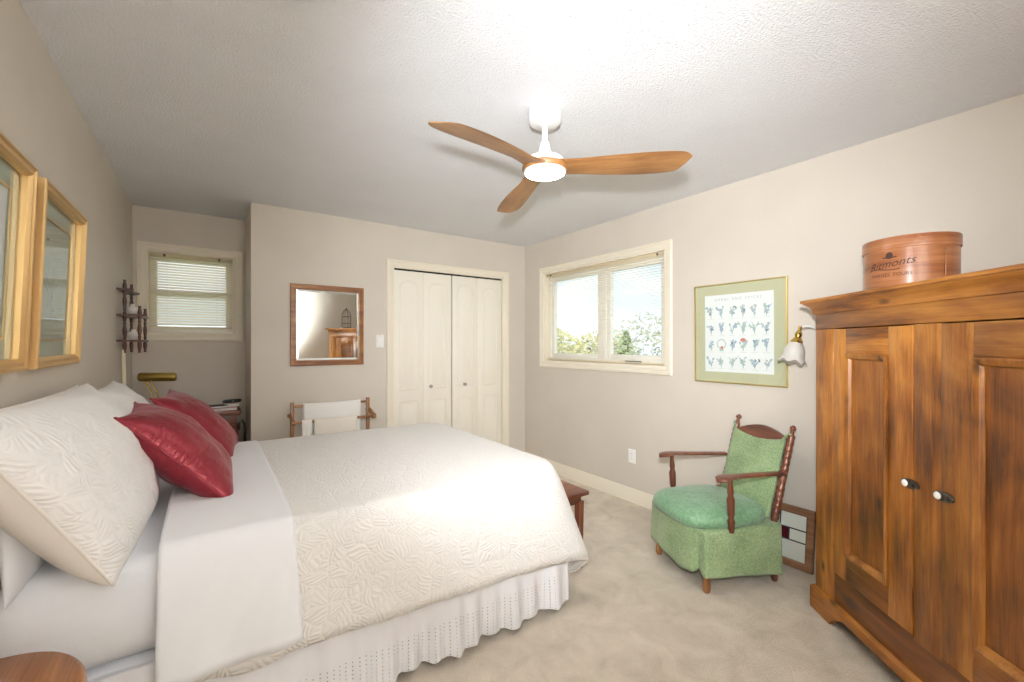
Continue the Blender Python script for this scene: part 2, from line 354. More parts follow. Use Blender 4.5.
# baseboards: moulded profile (out, z) run along a wall
BP = [(0, .0), (.014, .0), (.014, .085), (.010, .095), (.010, .105), (.005, .115), (0, .118)]
def baseboard(name, fn, a0, a1):
    m = MB(); m.loops([[fn(o, a, z) for o, z in BP] for a in (a0, a1)], True, True, True); structure(m.build(name, TRIM, smooth=30))
baseboard('baseboard_right', lambda o, a, z: (XR-o, a, z), YF, YB)
baseboard('baseboard_back', lambda o, a, z: (a, YB-o, z), XA, 1.325)
baseboard('baseboard_back_corner', lambda o, a, z: (a, YB-o, z), 2.695, XR-.014)
baseboard('baseboard_left', lambda o, a, z: (XL+o, a, z), YF, YA)
baseboard('baseboard_alcove', lambda o, a, z: (a, YA-o, z), XL+.014, XA)
baseboard('baseboard_front', lambda o, a, z: (a, YF+o, z), XL+.014, XR-.014)

# casing ring around a hole: local u,w plane, local d = out of the wall into the room
def casing(mb, fn, u0, u1, w0, w1, wd, bottom=True):
    prof = [(0, 0), (wd, 0), (wd, .012), (wd-.008, .018), (wd*.62, .016), (wd*.55, .011), (.012, .010), (.004, .006)]
    rings = []
    if bottom:
        for k, d in prof + prof[:1]: rings.append([fn(u0-k, w0-k, d), fn(u1+k, w0-k, d), fn(u1+k, w1+k, d), fn(u0-k, w1+k, d)])
        mb.loops(rings, True)
    else:
        for k, d in prof + prof[:1]: rings.append([fn(u0-k, w0, d), fn(u0-k, w1+k, d), fn(u1+k, w1+k, d), fn(u1+k, w0, d)])
        rv = mb.loops(rings, False)

# --- window in the right wall
fr_ = lambda u, w, d: (XR-d, u, w)
w1 = MB(); casing(w1, fr_, WR[0], WR[1], WR[2], WR[3], .062); win = structure(w1.build('window_1', TRIM, smooth=30))
def bar(mb, u0, u1, w0, w1_, d0, d1, fn=fr_, bev=0):
    a = fn(u0, w0, d0); b = fn(u1, w1_, d1)
    mb.box(min(a[0], b[0]), max(a[0], b[0]), min(a[1], b[1]), max(a[1], b[1]), min(a[2], b[2]), max(a[2], b[2]), bev)
m = MB(); t = .012
bar(m, WR[0], WR[0]+t, WR[2]+t, WR[3]-t, 0, -.14); bar(m, WR[1]-t, WR[1], WR[2]+t, WR[3]-t, 0, -.14)
bar(m, WR[0], WR[1], WR[2], WR[2]+t, 0, -.14); bar(m, WR[0], WR[1], WR[3]-t, WR[3], 0, -.14); m.build('jamb', TRIM, win, 30)
m = MB(); a0, a1, b0, b1 = WR[0]+t, WR[1]-t, WR[2]+t, WR[3]-t; ym = 2.76
for q in ((a0, a0+.03, b0+.03, b1-.03), (a1-.03, a1, b0+.03, b1-.03), (a0, a1, b0, b0+.03), (a0, a1, b1-.03, b1), (ym-.03, ym+.03, b0+.03, b1-.03)): bar(m, *q, -.062, -.125, bev=.003)
m.build('window_frame', VINYL, win, 30)
def sash(y0, y1, nm='sash'):
    m = MB(); f = .048
    for q in ((y0, y0+f, b0+.03, b1-.03), (y1-f, y1, b0+.03, b1-.03), (y0+f, y1-f, b0+.03, b0+.03+f), (y0+f, y1-f, b1-.03-f, b1-.03)): bar(m, *q, -.07, -.112, bev=.004)
    s = m.build(nm, VINYL, win, 30)
    m = MB(); bar(m, y0+f, y1-f, b0+.03+f, b1-.03-f, -.090, -.094); m.build('glass_pane', GLASS, s, 0)
    return s
s1 = sash(ym+.03, a1-.03); s2 = sash(a0+.03, ym-.03)
m = MB(); bar(m, 2.33, 2.50, b0+.004, b0+.026, -.045, -.064, bev=.004); bar(m, 2.36, 2.44, b0+.012, b0+.020, -.03, -.046, bev=.003); tag(m.build('crank_handle', STEEL, win), 'grey folding crank handle')
def blind(name, label, fn, u0, u1, wtop, wbot, d, tilt, sp=.0215, sw=.022, wand=True):
    o = thing(name, label, 'blind', fn((u0+u1)/2, wbot, d))
    inv = o.location.copy()
    g = lambda u, w, dd: tuple(Vector(fn(u, w, dd))-inv)
    def bx(mb, a0_, a1_, c0, c1, e0, e1, bev=0):
        a = g(a0_, c0, e0); b = g(a1_, c1, e1); mb.box(*[k for i in range(3) for k in (min(a[i], b[i]), max(a[i], b[i]))], bev)
    m = MB(); bx(m, u0, u1, wtop-.026, wtop, d-.015, d+.015, .002); m.build('head_rail', BLIND, o, 30)
    m = MB(); z = wtop-.04; n = 0
    while z > wbot+.02:
        dz = .5*sw*math.sin(tilt); dd = .5*sw*math.cos(tilt); r = []
        for k in (-1, -.35, .35, 1):
            cr = .0012*(1-k*k)
            r.append((d+dd*k, z+dz*k+cr))
        m.loops([[g(u, w_, e) for e, w_ in r] for u in (u0+.004, u1-.004)], False); z -= sp; n += 1
    m.build('slats', BLIND, o, 60, recalc=False)
    m = MB(); bx(m, u0+.003, u1-.003, wbot, wbot+.012, d-.012, d+.012, .002); m.build('bottom_rail', BLIND, o, 30)
    L = u1-u0
    for k in (.15, .5, .85) if L > .8 else (.2, .8):
        m = MB()
        m.tube([g(u0+L*k, wtop-.02, d+.013), g(u0+L*k, wbot+.005, d+.013)], .0009, 5); m.build('ladder_cord', VINYL, o, 60)
    for k in ((.09, .115) if L > .8 else ()):
        m = MB(); m.tube([g(u0+L*k, wtop-.015, d+.018), g(u0+L*k, wtop-.55, d+.02), g(u0+L*k, wtop-.60, d+.02)], .0012, 5); m.build('pull_cord', VINYL, o, 60)
    for k in (.05, .95) if L > .8 else (.17, .83):
        m = MB(); bx(m, u0+L*k-.008, u0+L*k+.008, wtop-.024, wtop-.004, d+.014, d+.02, .002); m.build('rail_clip', PEWTER, o, 30)
    return o
blind('venetian_blind', 'open white slatted blind inside the wide two-sash window above the wall outlet', fr_, a0+.004, a1-.004, b1-.002, b0+.006, -.035, R(3))
# --- alcove window
fa_ = lambda u, w, d: (u, YA-d, w)
w2 = MB(); casing(w2, fa_, WA[0], WA[1], WA[2], WA[3], .063); win2 = structure(w2.build('window_2', TRIM, smooth=30))
m = MB()
bar(m, WA[0], WA[0]+t, WA[2]+t, WA[3]-t, 0, -.14, fa_); bar(m, WA[1]-t, WA[1], WA[2]+t, WA[3]-t, 0, -.14, fa_); bar(m, WA[0], WA[1], WA[2], WA[2]+t, 0, -.14, fa_); bar(m, WA[0], WA[1], WA[3]-t, WA[3], 0, -.14, fa_); m.build('jamb', TRIM, win2, 30)
m = MB(); c0, c1, e0, e1 = WA[0]+t, WA[1]-t, WA[2]+t, WA[3]-t
for q in ((c0, c0+.05, e0+.05, 1.735), (c1-.05, c1, e0+.05, 1.735), (c0, c0+.05, 1.785, e1-.05), (c1-.05, c1, 1.785, e1-.05), (c0, c1, e0, e0+.05), (c0, c1, e1-.05, e1), (c0, c1, 1.735, 1.785)): bar(m, *q, -.062, -.11, fa_, .004)
m.build('window_frame', VINYL, win2, 30)
m = MB(); bar(m, c0+.05, c1-.05, e0+.05, e1-.05, -.085, -.089, fa_); m.build('glass_pane', GLASS, win2, 0)
blind('venetian_blind', 'half closed cream slatted blind over the small square alcove window', fa_, c0+.003, c1-.003, e1-.002, e0+.03, -.03, R(-52))

# --- closet doors (two bifold pairs) and their casing
fb_ = lambda u, w, d: (u, YB-d, w)
m = MB(); casing(m, fb_, DB[0], DB[1], 0, DB[3], .064, False)
bar(m, DB[0], DB[0]+.012, 0, DB[3]-.012, 0, -.09, fb_); bar(m, DB[1]-.012, DB[1], 0, DB[3]-.012, 0, -.09, fb_); bar(m, DB[0], DB[1], DB[3]-.012, DB[3], 0, -.09, fb_)
structure(m.build('trim_1', TRIM, smooth=30))
m = MB(); bar(m, DB[0]-.05, DB[1]+.05, 0, DB[3]+.05, -.095, -.12, fb_); structure(m.build('closet_dark', DARK, smooth=0))  # near-black sheet stands for the unlit closet interior
def arch(u0, u1, w0, w1, k, rise=.05, n=10):
    pts = [(u0+k, w0+k), (u1-k, w0+k)]
    for i in range(n+1):
        q = i/n; u = (u1-k) + (u0+k-(u1-k))*q; s_ = 2*q-1
        pts.append((u, w1-k-rise + rise*max(0, 1-s_*s_)**.5*(.0 if rise == 0 else 1) if rise else w1-k))
    return pts
def leaf(parent, u0, u1, off, knob=None):
    zt, zb, th = DB[3]-.028, .015, .032; d0 = -.018+off
    m = MB(); bar(m, u0, u1, zb, zt, d0-th, d0, fb_, .003)
    o = m.build('door_leaf', DOORM, parent, 30)
    for (w0, w1_, ri) in ((.90, zt-.085, .055), (.115, .80, 0)):
        m = MB(); st = .052; uu0, uu1 = u0+st, u1-st; rings = []
        for k, d in ((0, .0), (.006, .0045), (.012, .0045), (.018, -.002), (.030, -.002), (.048, .005)):
            rings.append([fb_(a, b, d0+d) for a, b in arch(uu0, uu1, w0, w1_, k, ri)])
        m.loops(rings, True, False, True); m.build('raised_panel', DOORM, o, 25)
    if knob:
        m = MB(); m.lathe([(.014, 0), (.014, .004), (.006, .008), (.006, .018), (.016, .024), (.017, .030), (.010, .036)], 16, fb_(knob, .925, d0), (0, -1, 0)); m.build('door_knob', STEEL, o, 60)
LW = (DB[1]-DB[0]-.024-.012)/4; u = DB[0]+.013
for i, nm in enumerate(('door_1', 'door_2')):
    p = bpy.data.objects.new(nm, None); COL.objects.link(p); p['kind'] = 'structure'
    s0 = u + i*(2*LW+.010)
    leaf(p, s0, s0+LW-.002, 0, s0+LW+(-.0) if False else None)
    leaf(p, s0+LW, s0+2*LW-.002, -.002, None)
    kx = 1.772 if i == 0 else 2.15
    m = MB(); m.lathe([(.014, 0), (.014, .004), (.006, .008), (.006, .018), (.016, .024), (.017, .030), (.010, .036)], 16, fb_(kx, .925, -.02), (0, -1, 0)); tag(m.build('door_knob', STEEL, p, 60), 'small round steel knob')
m = MB(); bar(m, DB[0]+.012, DB[1]-.012, DB[3]-.027, DB[3]-.012, -.025, -.06, fb_); structure(m.build('gap_shade', DARK, smooth=0))  # near-black bar stands for the shade in the gap above the doors

# ------------------------------------------------------------------ armoire
th_ = math.atan2(-.763, -.647)
ARM = thing('armoire', 'large honey pine armoire with two panelled doors and latches, round box on top', 'armoire', (2.516, .915, 0), th_)
AL, AD = 1.329, .46
m = MB()     # carcass: sides, stiles, sills, back, floor and top boards as one body
m.box(.018, .038, .020, AD, .10, 1.50); m.box(AL-.038, AL-.018, .020, AD, .10, 1.50); m.box(.018, AL-.018, AD-.015, AD, .10, 1.50)
m.box(.018, AL-.018, .045, AD, .10, .13); m.box(.018, AL-.018, .045, AD, 1.47, 1.50)
m.build('carcass', PINE['z'], ARM, 30)
for x0, x1 in ((.018, .160), (AL-.160, AL-.018)):
    m = MB(); m.box(x0, x1, .018, .042, .11, 1.412, .002); m.build('corner_stile', PINE['z'], ARM, 30)
m = MB(); m.box(.609, .720, .016, .042, .24, 1.412, .0025); m.build('centre_post', PINE['z'], ARM, 30)
m = MB(); m.box(.018, AL-.018, .016, .042, 1.414, 1.495, .002); m.build('frieze_rail', PINE['x'], ARM, 30)
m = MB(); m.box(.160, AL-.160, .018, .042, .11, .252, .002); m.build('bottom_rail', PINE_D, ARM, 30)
m = MB(); pr = [(-.0, 1.490), (.012, 1.490), (.014, 1.502), (.018, 1.512), (.030, 1.526), (.050, 1.538), (.056, 1.542), (.058, 1.546), (.068, 1.547), (.070, 1.552), (.069, 1.560), (.064, 1.562)]
m.rects([(.018-o*.72, AL-.018+o*.72, .018-o*.72, AD, z) for o, z in pr], True, True); m.build('cornice', PINE['x'], ARM, 35)
def plinth_poly(L, ft):
    p = [(0, 0), (ft, 0)]
    for i in range(9):
        q = i/8; p.append((ft+.012+.10*q, .020+.048*math.sin(q*math.pi/2)))
    p += [(L-a, b) for a, b in p[::-1]]; p += [(L, .105), (0, .105)]; return p
m = MB(); m.prism(plinth_poly(AL, .15), .022, ('x', 'z', 'y'), 0); m.loops([[(0, 0, .105), (AL, 0, .105), (AL, .022, .105), (0, .022, .105)], [(.012, .012, .118), (AL-.012, .012, .118), (AL-.012, .022, .118), (.012, .022, .118)]], True, False, True)
for x in (0, AL-.022):
    m.prism([(a*.45+0.022 if False else a, b) for a, b in plinth_poly(AD, .10)], .022, ('y', 'z', 'x'), x)
m.build('plinth', PINE['x'], ARM, 30)
def arm_door(x0, x1, p0, p1, latch_x, sgn):
    d = bpy.data.objects.new('door', None); COL.objects.link(d); d.parent = ARM
    z0, z1, q0, q1 = .256, 1.409, .372, 1.296
    for a, b in ((x0, p0), (p1, x1)):
        m = MB(); m.box(a, b, .013, .038, z0, z1, .0022); m.build('stile', PINE['z'], d, 30)
    for a, b in ((z0, q0), (q1, z1)):
        m = MB(); m.box(p0, p1, .0135, .038, a, b, .001); m.build('rail', PINE['x'], d, 30)
    m = MB(); rings = []
    for k, y in ((0, .013), (0, .006), (.006, .003), (.014, .006), (.022, .010), (.028, .020), (.028, .026)): rings.append([(p0+k, y, q0+k), (p1-k, y, q0+k), (p1-k, y, q1-k), (p0+k, y, q1-k)])
    m.loops(rings, True); m.build('panel_moulding', PINE['z'], d, 25)
    m = MB(); m.box(p0+.01, p1-.01, .024, .034, q0+.01, q1-.01); m.build('door_panel', PINE_P, d, 30)
    # latch: bean shaped plate with porcelain knob and turn screw
    lx, lz = latch_x, .818
    m = MB(); pl = []
    for i in range(24):
        a = 2*math.pi*i/24; pl.append((lx-.002+.038*math.cos(a)*(1-.12*abs(math.sin(a))), lz+.0175*(abs(math.sin(a))**.75)*math.copysign(1, math.sin(a))))
    m.prism(pl, .007, ('x', 'z', 'y'), .006)
    m.cyl((lx+.02, .006, lz), (lx+.02, .0, lz), .008); m.box(lx+.0185, lx+.0215, -.004, .0, lz-.007, lz+.007)
    lt = m.build('latch_plate', PEWTER, d, 40); lt['label'] = 'dark oval metal latch plate'
    m = MB(); m.lathe([(.006, 0), (.006, .001), (.011, .003), (.0135, .007), (.011, .011), (.005, .0135)], 18, (lx-.014, .006, lz), (0, -1, 0)); tag(m.build('knob', PORC, lt, 60), 'white porcelain knob')
    for hz in (.40, 1.27):
        m = MB(); hx = x0-.002 if sgn < 0 else x1+.002; m.cyl((hx, .012, hz-.03), (hx, .014, hz+.03), .004, n=10); m.build('hinge', PINE['z'], d, 60)
arm_door(.162, .606, .244, .492, .604, -1)
arm_door(.723, 1.167, .837, 1.085, .740, 1)

# round wooden box on the armoire
RB = thing('round_box', 'round reddish cedar lidded box with printed emblem on top of the armoire', 'box')
_f, _r = Vector((.5764, .8171, 0)), Vector((.8171, -.5764, 0))
_c = _f*1.86 + _r*1.725; RB.location = (_c.x, _c.y, 1.5635); RB.rotation_euler = (0, 0, th_)
m = MB(); m.lathe([(.155, 0), (.155, .180), (.0, .180)], 64, cap1=False); m.build('box_body', CEDAR, RB, 40)
m = MB(); m.lathe([(.158, .173), (.160, .175), (.160, .219), (.158, .223), (.0, .224)], 64, cap0=False, cap1=False); m.build('lid', CEDAR, RB, 40)
m = MB(); 
def oncyl(a, z, r=.1562): return (r*math.cos(a), r*math.sin(a), z)
a_ = R(3); m.grid(lambda u, v: oncyl(a_+R(8)*u, .002+.156*v, .1585), 6, 2); m.build('lap_strip', CEDAR, RB, 40, solid=.003, offset=1)
def text_mesh(s, size, shear=0.0, ext=0.0):
    cu = bpy.data.curves.new('lettering', 'FONT'); cu.body = s; cu.size = size; cu.shear = shear; cu.align_x = 'CENTER'; cu.resolution_u = 3
    o = bpy.data.objects.new('lettering', cu); COL.objects.link(o); dg = bpy.context.evaluated_depsgraph_get()
    me = bpy.data.meshes.new_from_object(o.evaluated_get(dg)); bpy.data.objects.remove(o)
    vs = [v.co.copy() for v in me.vertices]; fs = [list(p.vertices) for p in me.polygons]; bpy.data.meshes.remove(me); return vs, fs
def put_text(mb, s, size, fn, shear=0.0):
    vs, fs = text_mesh(s, size, shear); bv = [mb.v(fn(v.x, v.y)) for v in vs]
    for f in fs: mb.f([bv[i] for i in f])
a0c = R(-61)
m = MB()
put_text(m, 'Ritmonts', .044, lambda x, y: oncyl(a0c+x/.156, .098+y+x*.12), .35)
put_text(m, 'MARGES  FOURS', .018, lambda x, y: oncyl(a0c+x*1.1/.156, .060+y))
for i in range(12):                                # underline swash
    x0, x1 = -.085+.010*i, -.085+.010*(i+1)
    vs = [m.v(oncyl(a0c+x/.156, z)) for x, z in ((x0, .0875+.004*math.sin(i*.5)), (x1, .0875+.004*math.sin((i+1)*.5)), (x1, .091+.004*math.sin((i+1)*.5)), (x0, .0915+.004*math.sin(i*.5)))]; m.f(vs)
tag(m.build('printed_lettering', STAMP, RB, 0, recalc=False), 'dark printed script lettering'); m = MB()
ring = [(.013*math.cos(t_), .018*math.sin(t_)) for t_ in (2*math.pi*i/14 for i in range(14))]
m.f([m.v(oncyl(a0c-.005+x/.156, .146+y*.8)) for x, y in ring])
for sg in (-1, 1): m.f([m.v(oncyl(a0c+(sg*x)/.156, z)) for x, z in ((.006, .134), (.026, .137), (.022, .142), (.008, .139))])
tag(m.build('printed_crest', STAMP, RB, 0, recalc=False), 'dark printed crest')
# wire lantern on the near end of the armoire (seen in the mirror)
LN = thing('wire_lantern', 'dark domed wire lantern standing on the near end of the armoire', 'lantern', ARM.location + Vector((0, 0, 1.5625)))
LN.location = ARM.matrix_basis @ Vector((1.14, .25, 1.5625))
m = MB(); m.lathe([(.085, 0), (.085, .02), (.075, .025)], 20); m.build('base', PEWTER, LN)
m = MB()
for i in range(8):
    a = i*math.pi/4; m.tube([(.078*math.cos(a)*k, .078*math.sin(a)*k, z) for k, z in ((1, .02), (1, .21), (.92, .26), (.6, .31), (.15, .335))], .004, 6)
for z in (.09, .21): m.tube([(.078*math.cos(t_), .078*math.sin(t_), z) for t_ in (2*math.pi*i/24 for i in range(25))], .004, 6)
m.build('wire_cage', PEWTER, LN, 60)
m = MB(); m.lathe([(.02, .325), (.02, .345), (.008, .35), (.008, .37), (.0, .372)], 14); m.build('finial', PEWTER, LN, 60)

# ------------------------------------------------------------------ bed
BED = thing('bed', 'queen bed with white fitted sheet, head against the left wall', 'bed', (.5, 2.4, 0))
_bo = Vector(BED.location)
def W(mb): mb.M = Matrix.Translation(-_bo); return mb
def rbox(mb, x0, x1, y0, y1, z0, z1, r, nx=80, ny=60, nz=12, fn=None):
    for axis in range(3):
        for side in (0, 1):
            lo = [x0, y0, z0]; hi = [x1, y1, z1]; n = [nx, ny, nz]; a, b = [i for i in range(3) if i != axis]
            def f(u, v):
                p = [0, 0, 0]; p[a] = lo[a]+(hi[a]-lo[a])*u; p[b] = lo[b]+(hi[b]-lo[b])*v; p[axis] = hi[axis] if side else lo[axis]
                c = [min(max(p[i], lo[i]+r), hi[i]-r) for i in range(3)]; d = Vector(p)-Vector(c)
                q = Vector(c)+d.normalized()*r if d.length > 1e-6 else Vector(p)
                if d.length < r*.999 and sum(abs(k) > 1e-6 for k in d) <= 1: q = Vector(p)
                return fn(q) if fn else q
            mb.grid(f, n[a], n[b])
def sheetwr(p):
    q = Vector(p)
    if q.y < 1.70: q.y += .011*fbm((q.x*2+q.z*4, q.z*11-q.x*5, 1)) ; q.y -= .012*max(0, math.sin((q.z-.40)/.3*math.pi))
    if q.z > .66: q.z += .005*fbm((q.x*4, q.y*3, 3))
    return q
m = W(MB()); rbox(m, -.475, 1.465, 1.655, 3.16, .405, .698, .07, fn=sheetwr); m.build('mattress', COTTONW, BED, 60, weld=.0008)
m = W(MB()); m.box(-.47, 1.49, 1.665, 3.15, .14, .40, .015); m.build('box_spring', COTTON, BED, 40)
m = W(MB()); m.box(-.47, 1.48, 1.68, 3.14, .09, .14); m.build('bed_frame', STEEL, BED, 30)
for x in (-.38, 1.38):
    for y in (1.76, 3.06):
        m = W(MB()); m.cyl((x, y, 0), (x, y, .10), .022); m.build('leg', STEEL, BED, 40)
# eyelet bed skirt: gathered strip along the near side, foot and far side
def skirt_path(s):
    segs = [((-.46, 1.650), (1.505, 1.650)), ((1.505, 1.650), (1.505, 3.165)), ((1.505, 3.165), (-.46, 3.165))]
    for a, b in segs:
        L = math.dist(a, b)
        if s <= L or b == segs[-1][1]:
            k = min(1, s/L); d = ((b[0]-a[0])/L, (b[1]-a[1])/L); return a[0]+(b[0]-a[0])*k, a[1]+(b[1]-a[1])*k, d[1], -d[0]
        s -= L
ST = 1.965*2+1.515
def skf(u, v):
    s = u*ST; x, y, nx, ny = skirt_path(s); k = 1-v
    amp = .004+.036*k
    g = amp*(.55*math.sin(s*21+1.4*math.sin(s*3.1)) + .45*math.sin(s*58+2*math.sin(s*5)) + .5*fbm((s*2.2, 0, 5)))
    o = .012*k+.012+g*.8; z = .402*v+.022*(1-v) + .006*(1-v)**6*abs(math.sin(s*math.pi/.055))
    return (x+nx*o, y+ny*o, z)
m = MB(); us = [i/900 for i in range(901)]; g = m.grid(skf, 0, 0, us, [j/16 for j in range(17)])
for f in m.bm.faces:
    for l in f.loops: l[m.uv].uv = (l[m.uv].uv.x*ST*1.0, l[m.uv].uv.y*.38)
tag(m.build('bed_skirt', EYELET, smooth=180, recalc=False), 'gathered white eyelet bed skirt reaching the carpet', 'bed skirt')

# cover shapes
ZT = .716
def bez(a, b, c, d, t): u = 1-t; return a*u**3+b*3*u*u*t+c*3*u*t*t+d*t**3
def quilt():
    m = MB(); x0, x1, y0, y1, r = -.08, 1.455, 1.695, 3.12, .12
    xs = [x0+(x1-r-x0)*i/70 for i in range(70)] + [x1-r+r*i/14 for i in range(15)]
    ys = [y0+r*i/14 for i in range(14)] + [y0+r+(y1-y0-2*r)*i/52 for i in range(52)] + [y1-r+r*i/14 for i in range(15)]
    def rnd(x, y):
        for sy, yc in ((-1, y0+r), (1, y1-r)):
            a = (x-(x1-r))/r; b = (y-yc)*sy/r
            if a > 0 and b > 0:
                return x1-r + r*a*math.sqrt(1-b*b/2), yc+sy*r*b*math.sqrt(1-a*a/2)
        return x, y
    def top(x, y):
        X, Y = rnd(x, y)
        e = min(1, min(X-x0+.3, x1-X, Y-y0, y1-Y)/.25)
        return Vector((X, Y, ZT + .010*(1-(1-max(0, e))**2) + .004*fbm((X*3.1, Y*3.1, 2))))
    G = [[m.v(top(x, y)) for y in ys] for x in xs]; nx, ny = len(xs), len(ys)
    for i in range(nx-1):
        for j in range(ny-1): m.f([G[i][j], G[i+1][j], G[i+1][j+1], G[i][j+1]])
    per = [(i, 0) for i in range(nx)] + [(nx-1, j) for j in range(1, ny)] + [(i, ny-1) for i in range(nx-2, -1, -1)]
    P = [top(xs[i], ys[j]) for i, j in per]
    def flat(p): return Vector((p.x, p.y, 0))
    S = [0]
    for a, b in zip(P, P[1:]): S.append(S[-1]+(flat(b)-flat(a)).length)
    ic = min(range(len(P)), key=lambda k: (P[k]-Vector((x1, y0, ZT))).length); jc = min(range(len(P)), key=lambda k: (P[k]-Vector((x1, y1, ZT))).length)
    near = [(-.27, 1.19, 1.59, .277), (-.14, 1.335, 1.588, .270), (-.08, 1.42, 1.586, .262), (-.035, 1.50, 1.585, .250), (0, 1.575, 1.594, .230), (.035, 1.645, 1.625, .195), (.085, 1.625, 1.70, .11), (.15, 1.595, 1.78, .065), (.3, 1.580, 1.93, .05)]
    rows = 26; rv = [[G[i][j] for i, j in per]]; cols = []
    for k, p in enumerate(P):
        s = S[k]-S[ic]; sf = S[k]-S[jc]
        if s < near[0][0]:
            x = p.x; dip = -.022*max(0, math.sin(max(0, min(1, (x+.0)/.21))*math.pi))
            hm = Vector((x, 1.590+.006*fbm((x*5, 0, 0)), .3285-.043*x+dip+.004*fbm((x*4, 2, 0)))); n = Vector((0, -1, 0))
        elif s <= near[-1][0]:
            for a, b in zip(near, near[1:]):
                if s <= b[0]:
                    q = (s-a[0])/(b[0]-a[0]); hm = Vector(a[1:]).lerp(Vector(b[1:]), q); break
            aa = max(0, min(1, (s+.09)/.18))*math.pi/2; n = Vector((math.sin(aa), -math.cos(aa), 0))
        elif sf < -.1: hm = Vector((1.58+.012*math.sin(p.y*9), p.y, .05+.004*math.sin(p.y*7))); n = Vector((1, 0, 0))
        else:
            aa = max(0, min(1, (sf+.09)/.18))*math.pi/2; n = Vector((math.cos(aa), math.sin(aa), 0))
            hm = flat(p)+n*(.11+.03*math.sin(aa*2)); hm.z = .05+.22*aa/(math.pi/2)
        cols.append([bez(p, p+n*.062, p+n*.085+Vector((0, 0, -.10)), hm, (w+1)/rows) for w in range(rows)])
    for w in range(rows):
        rv.append([m.v(cols[k][w] + Vector((0, 0, 0))) for k in range(len(P))])
    for a, b in zip(rv, rv[1:]):
        for k in range(len(P)-1): m.f([a[k], b[k], b[k+1], a[k+1]])
    o = m.build('quilt', QUILT, smooth=180, solid=.009, offset=1); 
    # piping along the hem
    q = MB(); q.tube([c[-1] for c in cols], .0045, 8); q.build('piping', CREAMC, o, 180)
    return o
tag(quilt(), 'cream quilted coverlet with leafy stitching over the foot of the bed', 'quilt')
def sheet_fold():
    m = MB(); xa, xb = -.125, .240; rows = 30
    nx = 30
    def prof(u):
        x = xa+(xb-xa)*u; pts = []
        hemz = .358+.004*fbm((x*6, 1, 0))
        E = Vector((x, 1.70, ZT+.012)); n = Vector((0, -1, 0))
        hm = Vector((x+.01*u, 1.566+.006*math.sin(x*26)-.008, hemz))
        side = [bez(E, E+n*.066, E+n*.095+Vector((0, 0, -.10)), hm, w/rows) for w in range(rows, -1, -1)]
        for k, p in enumerate(side):
            d = (k/rows); p.y -= .013*fbm((p.x*9-p.z*5, p.z*3, 8))*(1-d)
        tp = [Vector((x, 1.70+1.42*j/50, ZT+.014+.010*min(1, min(j, 50-j)/8)+.003*fbm((x*5, j*.15, 4)))) for j in range(1, 50)]
        E2 = Vector((x, 3.12, ZT+.012)); n2 = Vector((0, 1, 0)); h2 = Vector((x, 3.25, .36))
        return side+tp+[bez(E2, E2+n2*.066, E2+n2*.095+Vector((0, 0, -.1)), h2, w/12) for w in range(13)]
    prev = None
    for i in range(nx+1):
        r = [m.v(p) for p in prof(i/nx)]
        if prev:
            for k in range(len(r)-1): m.f([prev[k], r[k], r[k+1], prev[k+1]])
        prev = r
    return m.build('flat_sheet', COTTON, smooth=180, solid=.007, offset=1)
tag(sheet_fold(), 'smooth white flat sheet folded in a wide band back over the quilt', 'sheet')

# ------------------------------------------------------------------ pillows
def pillow_pt(u, v, w, h, T, sgn, pinch=.07, pw=.5, seed=0, wr=.008, sh=0):
    x = -sh*(v+1)*(1-u)/2 + w/2*u*(1-pinch*(1-v*v)); y = h/2*v*(1-pinch*(1-u*u))
    t_ = T*max(0, (1-u*u)*(1-v*v))**pw
    k = max(0, (1-u*u)*(1-v*v))**.3
    z = t_*(1+.12*fbm((x*5+seed, y*5, seed))) + wr*k*fbm((x*14+seed, y*9, seed+3))
    return (x, y, sgn*z)
def dense(n): return [.5-.5*math.cos(math.pi*i/n) for i in range(n+1)]
def pillow(name, label, M4, w, h, Tf, Tb, mat_, pipe=None, seed=0, n=36, body='cover', front=None, cat='pillow', pinch=.07, group=None, sh=0, pwb=.5):
    o = thing(name, label, cat, mat=M4, group=group); ds = dense(n)
    c = o
    for nm, T, sg, mt in ((body, Tf, 1, front or mat_), ('back', Tb, -1, mat_)):
        if nm == 'back' and front is None: continue
        m = MB()
        m.grid(lambda a, b: pillow_pt(2*a-1, 2*b-1, w, h, T, sg, pinch, .5 if sg > 0 else pwb, seed, .008, sh), n, n, ds, ds)
        if front is None: m.grid(lambda a, b: pillow_pt(2*a-1, 2*b-1, w, h, Tb, -1, pinch, .5, seed+9, .008, sh), n, n, ds, ds)
        m.build('pillow_insert' if nm == 'back' else nm, mt, o, 180, weld=.0006 if front is None else 0, solid=0)
    if pipe:
        m = MB(); pts = []
        for k in range(4*24):
            q, f = divmod(k, 24); f = 2*f/24-1
            u_, v_ = ((f, -1), (1, f), (-f, 1), (-1, -f))[q]; pts.append(pillow_pt(u_, v_, w, h, 0, 1, pinch, .5, seed, .008, sh))
        pts.append(pts[0]); m.tube(pts, .0045, 8); m.build('piping', pipe, o, 180)
    return o
def at(l, ex, ey): return basis(l, ex, ey)
pillow('bed_pillow', 'plain white pillow standing against the left wall behind the nearest quilted sham', at((-.43, 2.03, .925), (0, 1, 0), (-.05, 0, 1)), .86, .50, .085, .06, COTTONW, None, 21)
pillow('pillow_sham', 'nearest cream quilted sham, its open end facing the round bedside table', at((-.310, 1.995, .93), (.03, 1, .0), (-.38, 0, .88)), .82, .54, .12, .138, CREAMC, CREAMC, 4, 44, 'quilted_cover', SHAM, pinch=.03, sh=.11, pwb=.34)
